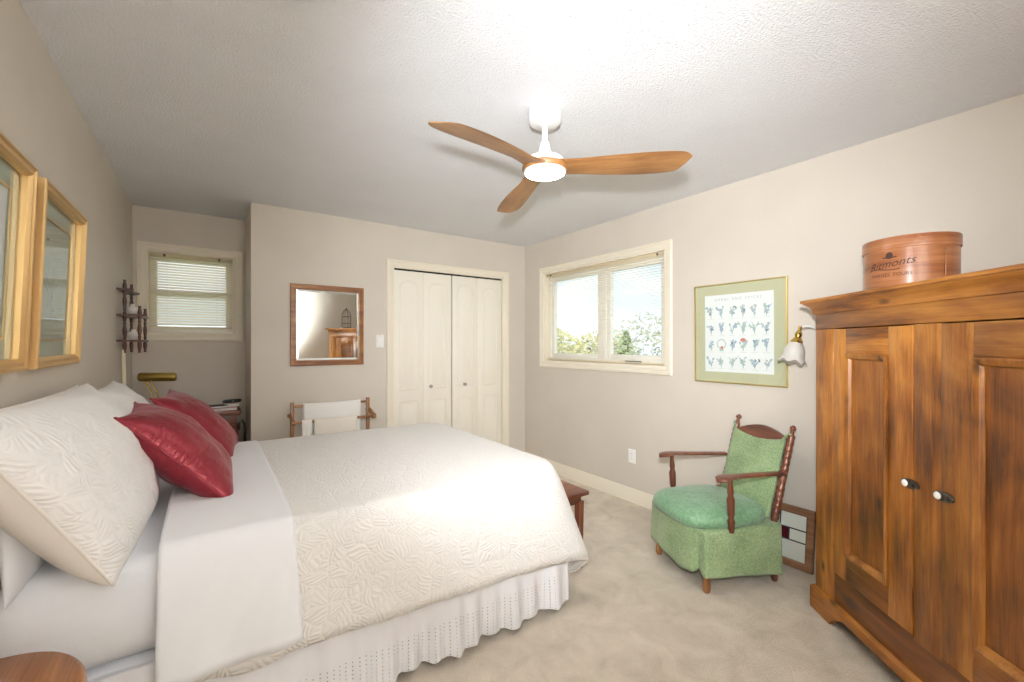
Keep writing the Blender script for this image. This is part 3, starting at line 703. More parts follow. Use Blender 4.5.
pillow('pillow_sham', 'far cream quilted sham, mostly hidden behind the crimson cushions', at((-.315, 2.83, .915), (-.02, 1, 0), (-.42, 0, .86)), .70, .49, .11, .08, CREAMC, CREAMC, 13, 36, 'quilted_cover', SHAM, pinch=.05)
pillow('throw_pillow', 'crimson satin cushion nearest the camera, leaning on the near sham', at((-.095, 2.235, .897), (0, 1, 0), (-.325, 0, .353)), .49, .51, .11, .105, SATIN, SATIN, 2, 36, cat='cushion', pinch=.10, group='crimson satin cushions on the bed')
pillow('throw_pillow', 'crimson satin cushion farther from the camera, beside the brass lamp', at((-.045, 2.92, .90), (.10, 1, 0), (-.33, .03, .345)), .47, .485, .09, .09, SATIN, SATIN, 7, 36, cat='cushion', pinch=.10, group='crimson satin cushions on the bed')

# ------------------------------------------------------------------ ceiling fan
FAN = thing('ceiling_fan', 'white ceiling fan with three curved wooden blades and round light', 'fan', (1.2815, 1.5495, 0))
m = MB(); m.lathe([(.0, H), (.074, H), (.074, 2.383), (.070, 2.372), (.030, 2.366), (.028, 2.360), (.0, 2.360)], 36, cap0=False, cap1=False); m.build('canopy', WHITE, FAN, 35)
m = MB(); m.lathe([(.0125, 2.37), (.0125, 2.25)], 16); m.build('downrod', WHITE, FAN, 60)
m = MB(); m.lathe([(.0, 2.282), (.020, 2.282), (.026, 2.255), (.034, 2.228), (.060, 2.212), (.085, 2.202), (.092, 2.190), (.092, 2.170), (.0, 2.170)], 36, cap0=False, cap1=False); m.build('motor_housing', WHITE, FAN, 50)
FZ = 2.158
m = MB(); m.lathe([(.0, FZ+.022), (.090, FZ+.020), (.106, FZ+.008), (.106, FZ-.006), (.100, FZ-.014), (.0, FZ-.014)], 40, cap0=False, cap1=False); m.build('wooden_hub', FANWOOD, FAN, 50)
m = MB(); m.lathe([(.098, FZ-.012), (.100, FZ-.016), (.098, FZ-.021), (.091, FZ-.022)], 40, cap0=False, cap1=False); rim = m.build('light_rim', WHITE, FAN, 50)
m = MB(); m.lathe([(.093, FZ-.0145), (.091, FZ-.022), (.06, FZ-.025), (.0, FZ-.026)], 40, cap1=False); tag(m.build('light_diffuser', LEDM, FAN, 60), 'lit round white light diffuser')
def blade():
    m = MB(); Ls = 40; rings = []
    for i in range(Ls+1):
        q = i/Ls; x = .030+.597*q
        w = .122+.030*(1-q/.25)**2 if q < .25 else .122+.040*math.sin((q-.25)/.5*math.pi/2) if q < .75 else .162-.035*((q-.75)/.25)**2
        if q > .93: w *= math.sqrt(max(.25, 1-((q-.93)/.07)**2*.75))
        mid = .012*math.sin(q*math.pi)+.010*q
        p = R(6+8*min(1, q/.25)-3*q); zc = FZ+.006-.026*q; th = .018*(1-.72*q)
        rg = []
        for s_ in range(16):
            a = 2*math.pi*s_/16; lx = math.cos(a)*w/2; lz = math.sin(a)*th/2*(1.0)
            yy = mid+lx*math.cos(p)-lz*math.sin(p); zz = zc-lx*math.sin(p)+lz*math.cos(p)-.006*(1-(lx*2/w)**2)*(-1 if math.sin(a) < 0 else 1)*0
            xx = x - .016*(lx/(w/2))*q**6
            rg.append((xx, yy, zz))
        rings.append(rg)
    m.loops(rings, True, True, True); return m.build('blade', FANWOOD, FAN, 50)
b0_ = blade(); fa = 90-35.2-90
base = math.atan2(_r.y, _r.x)
b0_.rotation_euler = (0, 0, base+R(-13.5))
for k in (1, 2):
    b = b0_.copy(); COL.objects.link(b); b.parent = FAN; b.rotation_euler = (0, 0, base+R(-13.5+120*k))

# ------------------------------------------------------------------ things on the walls
def rect_frame(mb, w, h, prof):   # prof: (inset from outer edge, height out of the wall); local x,y centred, z out
    mb.loops([[(-w/2+k, -h/2+k, z), (w/2-k, -h/2+k, z), (w/2-k, h/2-k, z), (-w/2+k, h/2-k, z)] for k, z in prof], True)
def plate(mb, w, h, z): mb.f([mb.v(p) for p in ((-w/2, -h/2, z), (w/2, -h/2, z), (w/2, h/2, z), (-w/2, h/2, z))])
def strokes(mb, pts, wd, z):
    pts = [Vector((p[0], p[1], 0)) for p in pts]
    L, Rr = [], []
    for i, p in enumerate(pts):
        t_ = (pts[min(i+1, len(pts)-1)]-pts[max(0, i-1)]).normalized(); n = Vector((-t_.y, t_.x, 0)); k = wd/2
        L.append(mb.v((p.x+n.x*k, p.y+n.y*k, z))); Rr.append(mb.v((p.x-n.x*k, p.y-n.y*k, z)))
    for i in range(len(pts)-1): mb.f([Rr[i], Rr[i+1], L[i+1], L[i]])
def blob(mb, x, y, a, b, rot, z, n=8):
    mb.f([mb.v((x+a*math.cos(t_)*math.cos(rot)-b*math.sin(t_)*math.sin(rot), y+a*math.cos(t_)*math.sin(rot)+b*math.sin(t_)*math.cos(rot), z)) for t_ in (2*math.pi*i/n for i in range(n))])
PAPERG = mat('grey_green_art_paper', (.40, .42, .36), .7)
def gold_picture(label, yc, seed, paper=PAPER):
    w, h = .57, .62; lean = R(2.1)
    ex = (0, 1, 0); ey = (math.sin(lean), 0, math.cos(lean)); o = thing('framed_picture', label, 'picture', mat=basis((XL+.001, yc, 1.259), ex, ey), group='gold framed pictures on the left wall')
    T = Matrix.Translation((0, h/2, 0))
    m = MB(); m.M = T; rect_frame(m, w, h, [(0, 0), (0, .041), (.003, .046), (.009, .046), (.013, .041), (.019, .040), (.024, .043), (.028, .043), (.032, .038), (.036, .034), (.036, .020)]); m.build('gold_frame', GOLD, o, 30)
    m = MB(); m.M = T; plate(m, w-.01, h-.01, .002); m.build('backing', MATSG, o, 0)
    m = MB(); m.M = T; rect_frame(m, w-.07, h-.07, [(0, .015), (.0625, .015), (.0625, .011)]); m.build('mat_board', MATSG, o, 0)
    m = MB(); m.M = T; rect_frame(m, w-.185, h-.185, [(0, .0152), (0, .0175), (.007, .0175), (.007, .0152)]); m.build('inner_fillet', GOLD, o, 30)
    m = MB(); m.M = T; plate(m, w-.185, h-.185, .0105); m.build('art_paper', paper, o, 0)
    rnd = random.Random(seed); m = MB(); m.M = T
    for k in range(7):
        bx = rnd.uniform(-.03, .03); tx = bx+rnd.uniform(-.13, .15); ty = rnd.uniform(.02, .16); m.mi = 0 if k % 2 else 1
        strokes(m, [(bx+(tx-bx)*q*q, -.14+(ty+.14)*q-.04*q*q*abs(tx-bx)/.1) for q in (i/12 for i in range(13))], .005, .0115+.0001*k)
    for k in range(16):
        m.mi = rnd.choice((0, 2)); blob(m, rnd.uniform(-.14, .15), rnd.uniform(-.15, .0), .010, .004, rnd.uniform(0, 3), .0125+.0001*k)
    m.mi = 2
    for k in range(4): blob(m, rnd.uniform(-.10, .12), rnd.uniform(.06, .15), .018, .010, rnd.uniform(0, 3), .0140+.0002*k)
    m.build('plant_sketch', [INK[4], INK[1], INK[2]], o, 0, recalc=False)
    m = MB(); m.M = T; plate(m, w-.07, h-.07, .0195); m.build('glass_pane', GLASS, o, 0)
gold_picture('nearer gold framed plant picture, cut off by the left edge of the photo', 1.634, 3)
gold_picture('gold framed picture farther along the left wall, its glass reflecting the blind', 2.289, 8, PAPERG)

# herb print on the right wall
o = thing('framed_print', 'herb chart print in a thin gold frame beside the wall sconce', 'picture', mat=basis((XR-.001, 1.488, 1.413), (0, -1, 0), (-.012, 0, 1)), group=None)
w, h = .615, .69
m = MB(); rect_frame(m, w, h, [(0, 0), (0, .020), (.003, .022), (.007, .022), (.009, .018), (.009, .012)]); m.build('thin_frame', GOLDY, o, 30)
m = MB(); plate(m, w-.004, h-.004, .003); m.build('backing', MATGR, o, 0)
m = MB(); rect_frame(m, w-.017, h-.017, [(0, .013), (.068, .013), (.068, .010)]); m.build('mat_board', MATGR, o, 0)
m = MB(); plate(m, w-.15, h-.15, .0095); m.build('art_paper', PAPER, o, 0)
m = MB(); rnd = random.Random(5); iw, ih = w-.17, h-.17
put_text(m, 'H E R B S   A N D   S P I C E S', .026, lambda x, y: (x*.95, ih/2-.034+y, .0102))
for f in m.bm.faces: f.material_index = 2
for r_ in range(4):
    for c_ in range(6):
        cx = -iw/2+(c_+.5)*iw/6; cy = ih/2-.055-(r_+.5)*(ih-.06)/4; ink = rnd.choice((0, 0, 1, 2, 0, 1)); s = .040; k = 0
        zz = .0102
        m.mi = ink; kind = rnd.randrange(6)
        if kind == 0:
            strokes(m, [(cx+s*.75*math.cos(t_), cy+s*.2+s*.8*math.sin(t_)) for t_ in (2*math.pi*i/14 for i in range(15))], .006, zz); blob(m, cx, cy-s*.8, .016, .010, 0, zz+.0002)
        else:
            for q in range(rnd.randint(3, 5)):
                tx = rnd.uniform(-.9, .9)*s; ty = rnd.uniform(.4, 1.15)*s
                strokes(m, [(cx+tx*t_*t_, cy-s+(ty+s)*t_) for t_ in (0, .25, .5, .75, 1)], .0042, zz+.0001*q)
                for e in range(rnd.randint(2, 4)):
                    k += 1; t_ = rnd.uniform(.3, 1); m.mi = rnd.choice((ink, ink, 1, 0, 4 if rnd.random() < .4 else 2)); blob(m, cx+tx*t_*t_+rnd.uniform(-.008, .008), cy-s+(ty+s)*t_, rnd.uniform(.007, .013), .0055, rnd.uniform(0, 3.1), zz+.0004+.00006*k)
        m.mi = 5; strokes(m, [(cx-.022, cy-s-.008), (cx+.022, cy-s-.008)], .003, zz)
        if (r_, c_) == (2, 3): m.mi = 3; blob(m, cx, cy+s*.9, .019, .013, .1, zz+.002)
        if (r_, c_) == (2, 1): m.mi = 3; blob(m, cx+.004, cy-s*.4, .011, .010, 0, zz+.002)
m.build('botanical_drawings', INK, o, 0, recalc=False)
m = MB(); plate(m, w-.018, h-.018, .0165); m.build('glass_pane', GLASS, o, 0)

# wall mirror on the back wall
o = thing('wall_mirror', 'square wall mirror in a brown wooden frame above the towel rack', 'mirror', mat=basis((.8255, YB-.001, 1.496), (1, 0, 0), (0, -.006, 1)))
w, h = .585, .675
m = MB(); rect_frame(m, w, h, [(0, 0), (0, .018), (.004, .022), (.016, .022), (.020, .018), (.030, .018), (.036, .021), (.044, .019), (.046, .010)]); m.build('frame', WALNUTX, o, 30)
m = MB(); 
m.loops([[(-a, -b, z), (a, -b, z), (a, b, z), (-a, b, z)] for a, b, z in ((w/2-.044, h/2-.044, .010), (w/2-.062, h/2-.062, .0125))], True, False, True); m.build('mirror_glass', MIRROR, o, 5)
m = MB(); plate(m, w-.01, h-.01, .002); m.build('backing', DARK, o, 0)

def wall_plate(name, label, cat, M4, outlet):
    o = thing(name, label, cat, mat=M4)
    m = MB(); m.rects([(-.036, .036, -.058, .058, 0), (-.036, .036, -.058, .058, .003), (-.033, .033, -.055, .055, .006)], False, True); m.build('cover_plate', WHITE, o, 30)
    if outlet:
        for y in (-.021, .021):
            m = MB(); m.prism([(.017*math.cos(a)*1.0, y+.0145*math.sin(a)) for a in (2*math.pi*i/16 for i in range(16))], .003, ('x', 'y', 'z'), .0055); s = m.build('socket', WHITE, o, 30)
            m = MB(); m.box(-.008, -.0055, y-.004, y+.006, .0086, .0090); m.box(.0055, .008, y-.004, y+.006, .0086, .0090); m.build('slots', DARK, s, 0)
    else:
        m = MB(); m.rects([(-.017, .017, -.033, .033, .0055), (-.016, .016, -.032, .032, .010)], False, True); m.build('rocker', WHITE, o, 30)
    for y in ((0,) if outlet else (-.048, .048)):
        m = MB(); m.cyl((0, y, .005), (0, y, .0072), .0032, n=10); m.build('screw', STEEL, o, 40)
wall_plate('light_switch', 'white rocker light switch on the wall left of the closet doors', 'switch', basis((1.268, YB-.0005, 1.364), (1, 0, 0), (0, 0, 1)), False)
wall_plate('wall_outlet', 'white wall outlet low on the right wall beside the green chair', 'outlet', basis((XR-.0005, 2.38, .389), (0, -1, 0), (0, 0, 1)), True)

# sconce with fluted tulip shade, its back plate behind the armoire
SCN = thing('wall_sconce', 'brass wall sconce with a flared frosted glass shade beside the armoire', 'lamp', (XR, .93, 1.36))
_so = Vector(SCN.location); S = lambda x, y, z: Vector((x, y, z))-_so
m = MB(); m.lathe([(.0, .001), (.055, .001), (.055, .008), (.040, .016), (.015, .022), (.0, .022)], 28, (0, 0, 0), (-1, 0, 0), False, False); m.build('back_plate', BRASS, SCN, 50)
topp = S(2.768, 1.057, 1.428)
m = MB(); pts = []
for i in range(15):
    q = i/14; a = Vector((-.02, 0, 0)); b = Vector((-.10, .03, .02)); c = topp+Vector((.06, -.045, .045)); d = topp
    pts.append(bez(a, b, c, d, q))
m.tube(pts, .006, 10); tag(m.build('arm', WHITE, SCN, 180), 'white curved arm')
ax = Vector((-.22, .13, -1)).normalized()
m = MB(); m.lathe([(.0, -.012), (.009, -.012), (.010, .0), (.008, .012), (.014, .022), (.019, .038), (.015, .052), (.022, .062), (.030, .074), (.031, .086), (.0, .086)], 24, topp, ax, False, False); m.build('fitter', BRASS, SCN, 50)
FROST = mat('frosted_amber_glass', (.93, .90, .85), .4); FROST.node_tree.nodes['Principled BSDF'].inputs['Transmission Weight'].default_value = .45
m = MB()
def shade(u, v):
    t_ = 2*math.pi*u; z = .080+.118*v
    r_ = .026+.026*math.sin(min(1, v/.5)*math.pi/2)+(.022*((v-.62)/.38)**2 if v > .62 else 0)
    r_ *= 1+(.06*v*v)*math.cos(7*t_); z += .008*v**4*math.cos(7*t_)
    return topp + ax.to_track_quat('Z', 'Y').to_matrix() @ Vector((r_*math.cos(t_), r_*math.sin(t_), z))
m.grid(shade, 70, 18); tag(m.build('glass_shade', FROST, SCN, 180, weld=.0005, solid=.003), 'frosted glass shade with ruffled amber rim')

# spindle shelf in the left corner, two ornaments and hanging cords
SH = thing('spindle_shelf', 'dark turned spindle wall shelf with three tiers left of the alcove window', 'shelf', (XL, 3.95, 1.28))
def spind(mb, p, z0, z1):
    n = max(3, int((z1-z0)/.085)); prof = []
    for i in range(n*10+1):
        q = i/(n*10); ph = (q*n) % 1; r_ = .0060+.0060*abs(math.sin(ph*math.pi))**1.5 + (.004 if ph < .06 or ph > .94 else 0)
        prof.append((q, r_))
    prof = [(0, .004)]+prof+[(1, .004)]; mb.turned((p[0], p[1], z0), (p[0], p[1], z1), prof, 12)
for (x, y, z0, z1) in ((.04, -.15, 0, .485), (.04, .15, 0, .485), (.115, -.15, 0, .315), (.115, .15, 0, .315)):
    m = MB(); spind(m, (x, y), z0, z1); m.build('spindle', SPOOL, SH, 60)
for z, d in ((.075, .135), (.245, .135), (.415, .085)):
    m = MB(); pl = [(.002, -.185), (d-.03, -.185), (d, -.15)]+[(d-.012*math.sin(math.pi*(i/8))*1.5, -.15+.30*i/8) for i in range(1, 8)]+[(d, .15), (d-.03, .185), (.002, .185)]
    m.prism(pl, .012, ('x', 'y', 'z'), z); m.build('shelf_board', SPOOL, SH, 30)
    tag
for lab, y, z in (('white china ornament on the middle tier of the spindle shelf', -.09, .257), ('white china ornament on the lowest tier of the spindle shelf', -.05, .087)):
    m = MB(); m.lathe([(.0, 0), (.016, 0), (.020, .006), (.034, .022), (.037, .038), (.030, .052), (.014, .060), (.012, .066), (.016, .072), (.0, .076)], 24, cap0=False, cap1=False)
    e = tag(m.build('china_ornament', PORC, smooth=60), lab, 'ornament', 'china ornaments on the spindle shelf'); e.location = Vector(SH.location)+Vector((.072, y, z))
CORDM = mat('ivory_cord', (.78, .70, .52), .6)
for lab, yo, zb in (('ivory cord hanging down the left wall, nearer of the two below the spindle shelf', 3.79, .55), ('ivory cord hanging down the left wall, farther of the two below the spindle shelf', 3.86, .55)):
    m = MB(); m.tube([(XL+.030+.02*(1-q), yo-.08*(1-q)**1.5+.0, 1.30*q+zb*(1-q)) for q in (i/10 for i in range(11))], .006, 8)
    tag(m.build('hanging_cord', CORDM, smooth=180), lab, 'cord', 'cords below the spindle shelf')

# ------------------------------------------------------------------ alcove: small table, lamp, books
TB = thing('side_table', 'small dark wooden side table in the alcove behind the bed', 'table', (-.10, 4.22, 0))
m = MB(); m.box(-.30, .305, -.20, .24, .785, .812, .004); m.box(-.29, .295, -.19, .235, .775, .786); m.build('tabletop', MAHOGX, TB, 30)
m = MB(); m.box(-.27, .275, -.17, .22, .675, .776, .003); m.build('apron', MAHOGX, TB, 30)
m = MB(); m.box(-.20, .205, -.178, -.168, .69, .762, .002); dr = m.build('drawer', MAHOGX, TB, 30)
m = MB(); m.lathe([(.005, 0), (.005, .012), (.012, .018), (.010, .026)], 14, (0, -.178, .725), (0, -1, 0)); m.build('knob', BRASSD, dr, 60)
for x in (-.255, .262):
    for y in (-.155, .205):
        m = MB(); m.turned((x, y, 0), (x, y, .70), [(0, .012), (.03, .016), (.1, .018), (.5, .026), (.8, .028), (.86, .020), (.88, .030), (.92, .030), (1, .030)], 14); m.build('leg', MAHOG, TB, 60)
LP = thing('desk_lamp', 'brass piano lamp with a cylinder shade on the alcove side table', 'lamp', (-.325, 4.12, .812))
m = MB(); m.lathe([(.0, 0), (.075, 0), (.078, .006), (.070, .016), (.030, .022), (.014, .034), (.0, .034)], 28, cap0=False, cap1=False); m.build('base', BRASS, LP, 50)
m = MB(); m.turned((0, 0, .03), (0, 0, .13), [(0, .008), (.2, .013), (.35, .008), (.55, .016), (.7, .009), (.85, .014), (1, .010)], 16); m.build('stem', BRASS, LP, 60)
for dx in (-.014, .016):
    m = MB(); m.tube([(dx, 0, .12), (dx-.015, 0, .18), (dx-.055, -.005, .262)], .005, 8); m.build('arm', BRASS, LP, 60)
m = MB(); m.lathe([(.0, -.135), (.022, -.133), (.031, -.125), (.033, -.11), (.033, .07), (.031, .085), (.022, .092), (.0, .094)], 28, (.03, -.01, .282), (1, -.08, -.03), False, False); m.build('lamp_shade', BRASSD, LP, 50)
def book(label, x, y, z, L, Wd, T, rz, col):
    o = thing('book', label, 'book', (x, y, z), rz, group='books on the alcove side table')
    c = mat('book_cover', col, .5)
    m = MB(); m.box(-L/2, L/2, -Wd/2, Wd/2, 0, .003, .001); m.box(-L/2, L/2, -Wd/2, Wd/2, T-.003, T, .001); m.box(-L/2, -L/2+.004, -Wd/2, Wd/2, 0, T); m.build('cover', c, o, 30)
    m = MB(); m.box(-L/2+.004, L/2-.004, -Wd/2+.004, Wd/2-.004, .003, T-.003); m.build('page_block', PAPER, o, 0)
    return o
book('pink and white book at the bottom of the pile in the alcove', .075, 4.13, .812, .20, .14, .022, .1, (.62, .30, .28))
book('pale tan book at the right end of the alcove side table', .150, 4.19, .8342, .10, .15, .026, -.05, (.62, .54, .42))
book('black book lying on the pink one in the alcove', .045, 4.13, .8345, .13, .12, .018, .2, (.02, .02, .025))
o = thing('eyeglasses_case', 'slim dark case tilted on top of the pale tan book', 'case', (.15, 4.17, .861), .35)
m = MB(); m.lathe([(.0, -.07), (.008, -.068), (.014, -.05), (.015, 0), (.014, .05), (.008, .068), (.0, .07)], 14, (0, 0, .0145), (1, 0, .0), False, False); m.build('shell', mat('dark_leather', (.03, .025, .025), .4), o, 60)
m = MB(); m.box(-.006, .006, -.017, .017, .011, .018, .002); m.build('clasp', STEEL, o, 30)
# dark object in the corner by the alcove edge
o = thing('walking_cane', 'dark curved handle of a cane leaning in the alcove by the table', 'cane', (.225, 4.02, 0))
m = MB(); m.tube([(0, 0, .0), (.004, 0, .60), (.006, 0, .66), (.0, 0, .705), (-.018, -.0, .735), (-.034, 0, .715), (-.036, 0, .66)], .010, 10); m.build('shaft', mat('black_lacquer', (.02, .016, .014), .4), o, 180)
m = MB(); m.lathe([(.013, 0), (.013, .03), (.010, .034)], 12); m.build('rubber_tip', DARK, o, 60)

# ------------------------------------------------------------------ towel rack behind the bed
QR = thing('towel_rack', 'wooden two-post towel rack under the mirror, behind the bed', 'rack', (.8125, 3.70, 0))
for sx in (-1, 1):
    x = sx*.29
    m = MB(); m.box(x-.013, x+.013, -.014, .014, .03, .885, .003); m.build('post', OAKZ, QR, 30)
    m = MB(); m.box(x-.014, x+.014, -.16, .13, .0, .035, .006); m.build('foot', OAKZ, QR, 30)
    m = MB(); m.tube([(x+sx*.012, -.135, .745), (x+sx*.012, -.05, .775), (x+sx*.012, .0, .785), (x+sx*.012, .06, .775)], .016, 10); m.lathe([(.0, -.012), (.021, -.012), (.021, .012), (.0, .012)], 18, (x+sx*.012, -.135, .745), (1, 0, 0), False, False); m.build('bracket_arm', OAKZ, QR, 60)
for y, z, nm in ((0, .852, 'upper_rod'), (-.135, .745, 'front_rod'), (0, .25, 'lower_rod')):
    m = MB(); m.cyl((-.29, y, z), (.29, y, z), .0095, n=12); m.build(nm, OAKZ, QR, 60)
def towel(label, x0, x1, y, z, drop_f, drop_b, mt, nm='towel'):
    m = MB(); path = [(y-.016, z-drop_f)]
    for i in range(9):
        a = math.pi*i/8; path.append((y-.0155*math.cos(a), z+.0155*math.sin(a)))
    path.append((y+.02, z-drop_b)); pp = []
    for a, b in zip(path, path[1:]):
        k = 10 if abs(a[1]-b[1]) > .1 else 1
        pp += [(a[0]+(b[0]-a[0])*i/k, a[1]+(b[1]-a[1])*i/k) for i in range(k)]
    pp.append(path[-1])
    def f(u, v):
        i = min(len(pp)-1, int(round(v*(len(pp)-1)))); yy, zz = pp[i]; d = max(0, z-zz)
        return (x0+(x1-x0)*u + .02*d*math.sin(u*5), yy+(-1 if i < len(pp)/2 else 1)*.03*d*(math.sin(u*14)*.35+.35), zz-.004*math.sin(u*3))
    m.grid(f, 24, len(pp)-1); return tag(m.build(nm, mt, smooth=180, solid=.004, offset=1), label, 'towel', 'towels on the wooden rack')
QX = .8125
towel('white towel draped over the upper rod of the towel rack', QX-.215, QX+.225, 3.70, .852, .46, .40, TOWELW)
towel('cream towel hanging over the front rod of the towel rack', QX-.16, QX+.16, 3.565, .745, .40, .08, TOWELC)
towel('thin white cloth hanging at the left end of the front rod', QX-.245, QX-.175, 3.565, .745, .35, .08, TOWELW)

# ------------------------------------------------------------------ bench at the foot of the bed
BN = thing('bench', 'dark mahogany bench at the foot of the bed, one corner showing', 'bench', (1.735, 2.35, 0))
m = MB(); m.box(-.115, .115, -.53, .53, .440, .465, .006); m.build('seat_board', MAHOGX, BN, 30)
m = MB(); m.box(-.085, .085, -.49, .49, .385, .441, .003); m.build('apron', MAHOGX, BN, 30)
for x in (-.078, .078):
    for y in (-.48, .48):
        m = MB(); m.rects([(x-.014, x+.014, y-.014, y+.014, 0), (x-.020, x+.020, y-.020, y+.020, .40)], True, True); m.build('leg', MAHOG, BN, 30)

# ------------------------------------------------------------------ bedside table in the foreground
BT = thing('bedside_table', 'rounded orange oak bedside table top in the lower left corner', 'table', (-.33, 1.19, 0))
def dshape(k, n=28):
    pts = [(-.155+k, -.235+k), ] ; pts = []
    for i in range(n+1):
        a = -math.pi/2+math.pi*i/n; pts.append((-.08+(.205-k)*abs(math.cos(a))**.8, (.235-k)*math.sin(a)))
    pts += [(-.165+k, .235-k), (-.165+k, -.235+k)]; return pts
m = MB(); m.loops([[(x, y, z) for x, y in dshape(k)] for k, z in ((.02, .618), (.006, .620), (.0, .626), (.0, .640), (.004, .646), (.010, .650))], True, True, True); m.build('tabletop', OAK, BT, 40)
m = MB(); m.loops([[(x, y, z) for x, y in dshape(.035)] for z in (.54, .619)], True, True, True); m.build('apron', OAK, BT, 40)
for x, y in ((-.12, -.18), (-.12, .18), (.06, -.10), (.06, .10)):
    m = MB(); m.turned((x, y, 0), (x, y, .56), [(0, .011), (.5, .016), (.9, .020), (1, .020)], 14); m.build('leg', OAKZ, BT, 60)

# ------------------------------------------------------------------ green chair
phi = R(-110.6)
CH = thing('armchair', 'wooden armchair with green skirted seat and sling back by the right wall', 'chair', (2.245, 1.495, 0), phi)
# local: front at y=0, back +y, x left/right
for x, y in ((-.218, .022), (.218, .022)):
    m = MB(); m.turned((x, y, 0), (x, y, .33), [(0, .014), (.03, .019), (.12, .021), (.22, .016), (.28, .020), (1, .021)], 14); m.build('leg', OAKZ, CH, 60)
for x in (-.215, .215):
    m = MB(); m.turned((x, .475, 0), (x, .455, .33), [(0, .014), (.04, .019), (.3, .018), (1, .021)], 14); m.build('leg', MAHOG, CH, 60)
m = MB(); m.box(-.244, .244, .0, .475, .275, .336, .006); m.build('seat_deck', GREEN, CH, 30)
def post_prof():
    p = []; n = 60
    for i in range(n+1):
        q = i/n; r_ = .0175
        if .10 < q < .42: r_ = .018+.004*math.sin((q-.10)/.32*math.pi*6)**2
        elif .55 < q < .86: r_ = .0165+.004*math.sin((q-.55)/.31*math.pi*5)**2
        if q > .90: r_ = .011
        if q > .945: r_ = .0185*max(.35, math.sin((q-.945)/.055*math.pi*.85+.2))
        p.append((q, r_))
    return p
PB, PT = .465, .622
for x in (-.208, .208):
    m = MB(); m.turned((x, PB, .28), (x*.985, PT, .868), post_prof(), 16); m.build('back_post', MAHOG, CH, 60)
def backy(z): return PB+(PT-PB)*(z-.28)/(.868-.28)
m = MB(); up = [(-.198+.396*i/20, .835-.055*abs(2*i/20-1)**1.7) for i in range(21)]; lo = [(.198, .742), (-.198, .742)]
rings = [[(x, backy(z)-.009+d, z) for x, z in up+lo] for d in (0, .018)]; m.loops(rings, True, True, True); m.build('crest_rail', MAHOGX, CH, 30)
for sx in (-1, 1):
    x = sx*.262
    m = MB(); rings = []
    for i in range(22):
        q = i/21; y = .055+.47*q; wd = .030+.018*math.exp(-((q-.10)/.12)**2) if q > .02 else .022; zz = .612+.018*math.sin(min(1, q/.2)*math.pi/2)-.022*q; th = .011
        xo = x-sx*.036*q
        rings.append([(xo+wd*math.cos(a)*(1 if q > 0 else .5), y, zz+th*math.sin(a)) for a in (2*math.pi*j/12 for j in range(12))])
    m.loops(rings, True, True, True); m.build('armrest', MAHOGX, CH, 60)
    m = MB(); m.turned((sx*.254, .150, .325), (x-sx*.006, .140, .618), [(0, .016), (.12, .017), (.2, .021), (.27, .013), (.33, .019), (.6, .021), (.68, .013), (.74, .017), (.9, .012), (1, .014)], 14); m.build('arm_post', MAHOG, CH, 60)
# sling back cushion
def sling(u, v):
    z = .345+.44*v; x = (-.192+.384*u)*(1-.02*v); y = backy(z)-.024-.028*math.sin(math.pi*u)*math.sin(math.pi*min(1, v*1.15))
    z -= .028*math.sin(math.pi*u)*v**4
    return (x, y+.004*fbm((x*7, z*7, 1)), z)
m = MB(); m.grid(sling, 26, 28); m.build('back_sling', GREEN, CH, 180, solid=.024, offset=0)
for sx in (-1, 1):
    m = MB(); m.tube([(sx*.165, backy(.775)-.03, .765), (sx*.19, backy(.80)-.028, .80), (sx*.205, backy(.815)-.022, .822), (sx*.215, backy(.80)+.016, .80)], .007, 8); m.build('tie_loop', GREEN, CH, 180)
# seat cushion, D shaped, puffed
def seat_out(a):
    c, s = math.cos(a), math.sin(a)
    x = .247*math.copysign(abs(c)**.5, c); y = .205+(.285 if s < 0 else .245)*math.copysign(abs(s)**(.8 if s < 0 else .5), s); return x, y
m = MB(); rings = []; n = 72
for k, z in [(.0, .330), (.80, .330), (.95, .338), (1.0, .358), (1.005, .378), (.985, .398), (.92, .418), (.80, .432), (.62, .441), (.40, .446), (.2, .448), (.02, .448)]:
    rings.append([(seat_out(a)[0]*max(k, .02), .20+(seat_out(a)[1]-.20)*max(k, .02), z+.010*fbm((seat_out(a)[0]*6*k, seat_out(a)[1]*6*k, z*8))*(1 if z > .36 else 0)) for a in (2*math.pi*i/n for i in range(n))])
m.loops(rings, True, True, True); m.build('seat_cushion', GREENS, CH, 180)
# skirt panels with a pleat at the front corner
def spath(s):  # around from rear-left, front, to rear-right, and the back
    pts = [(-.248, .482), (-.250, -.004), (-.10, -.030), (.10, -.030), (.250, -.004), (.248, .482), (-.248, .482)]
    for a, b in zip(pts, pts[1:]):
        L = math.dist(a, b)
        if s <= L: return Vector((a[0]+(b[0]-a[0])*s/L, a[1]+(b[1]-a[1])*s/L, 0)), Vector(((b[1]-a[1])/L*-1, (b[0]-a[0])/L, 0))*-1
        s -= L
    return Vector((-.240, .490, 0)), Vector((-1, 0, 0))
SP = .49*2+.2+.48+2*math.dist((-.245, 0), (-.10, -.03))
s_c = .49+2*math.dist((-.245, 0), (-.10, -.03))+.2    # near front corner
def chskirt(u, v):
    s = u*SP; p, nn = spath(s); c = Vector((0, .23, 0)); out = (p-c).normalized(); d = 1-v
    fl = .005*d+.004*math.sin(s*30)*d
    pl = math.exp(-((s-(s_c-.05))/.022)**2); fl -= .03*pl*d
    z = .335*v+(.098-.052*max(0, p.y)/.49)*d - .022*math.exp(-((s-(s_c-.19))/.05)**2)*d + .02*pl*d + .008*math.sin(s*6)*d
    return (p.x+out.x*fl, p.y+out.y*fl, z)
m = MB(); m.grid(chskirt, 220, 14); m.build('skirt', GREEN, CH, 180, solid=.005, offset=1)

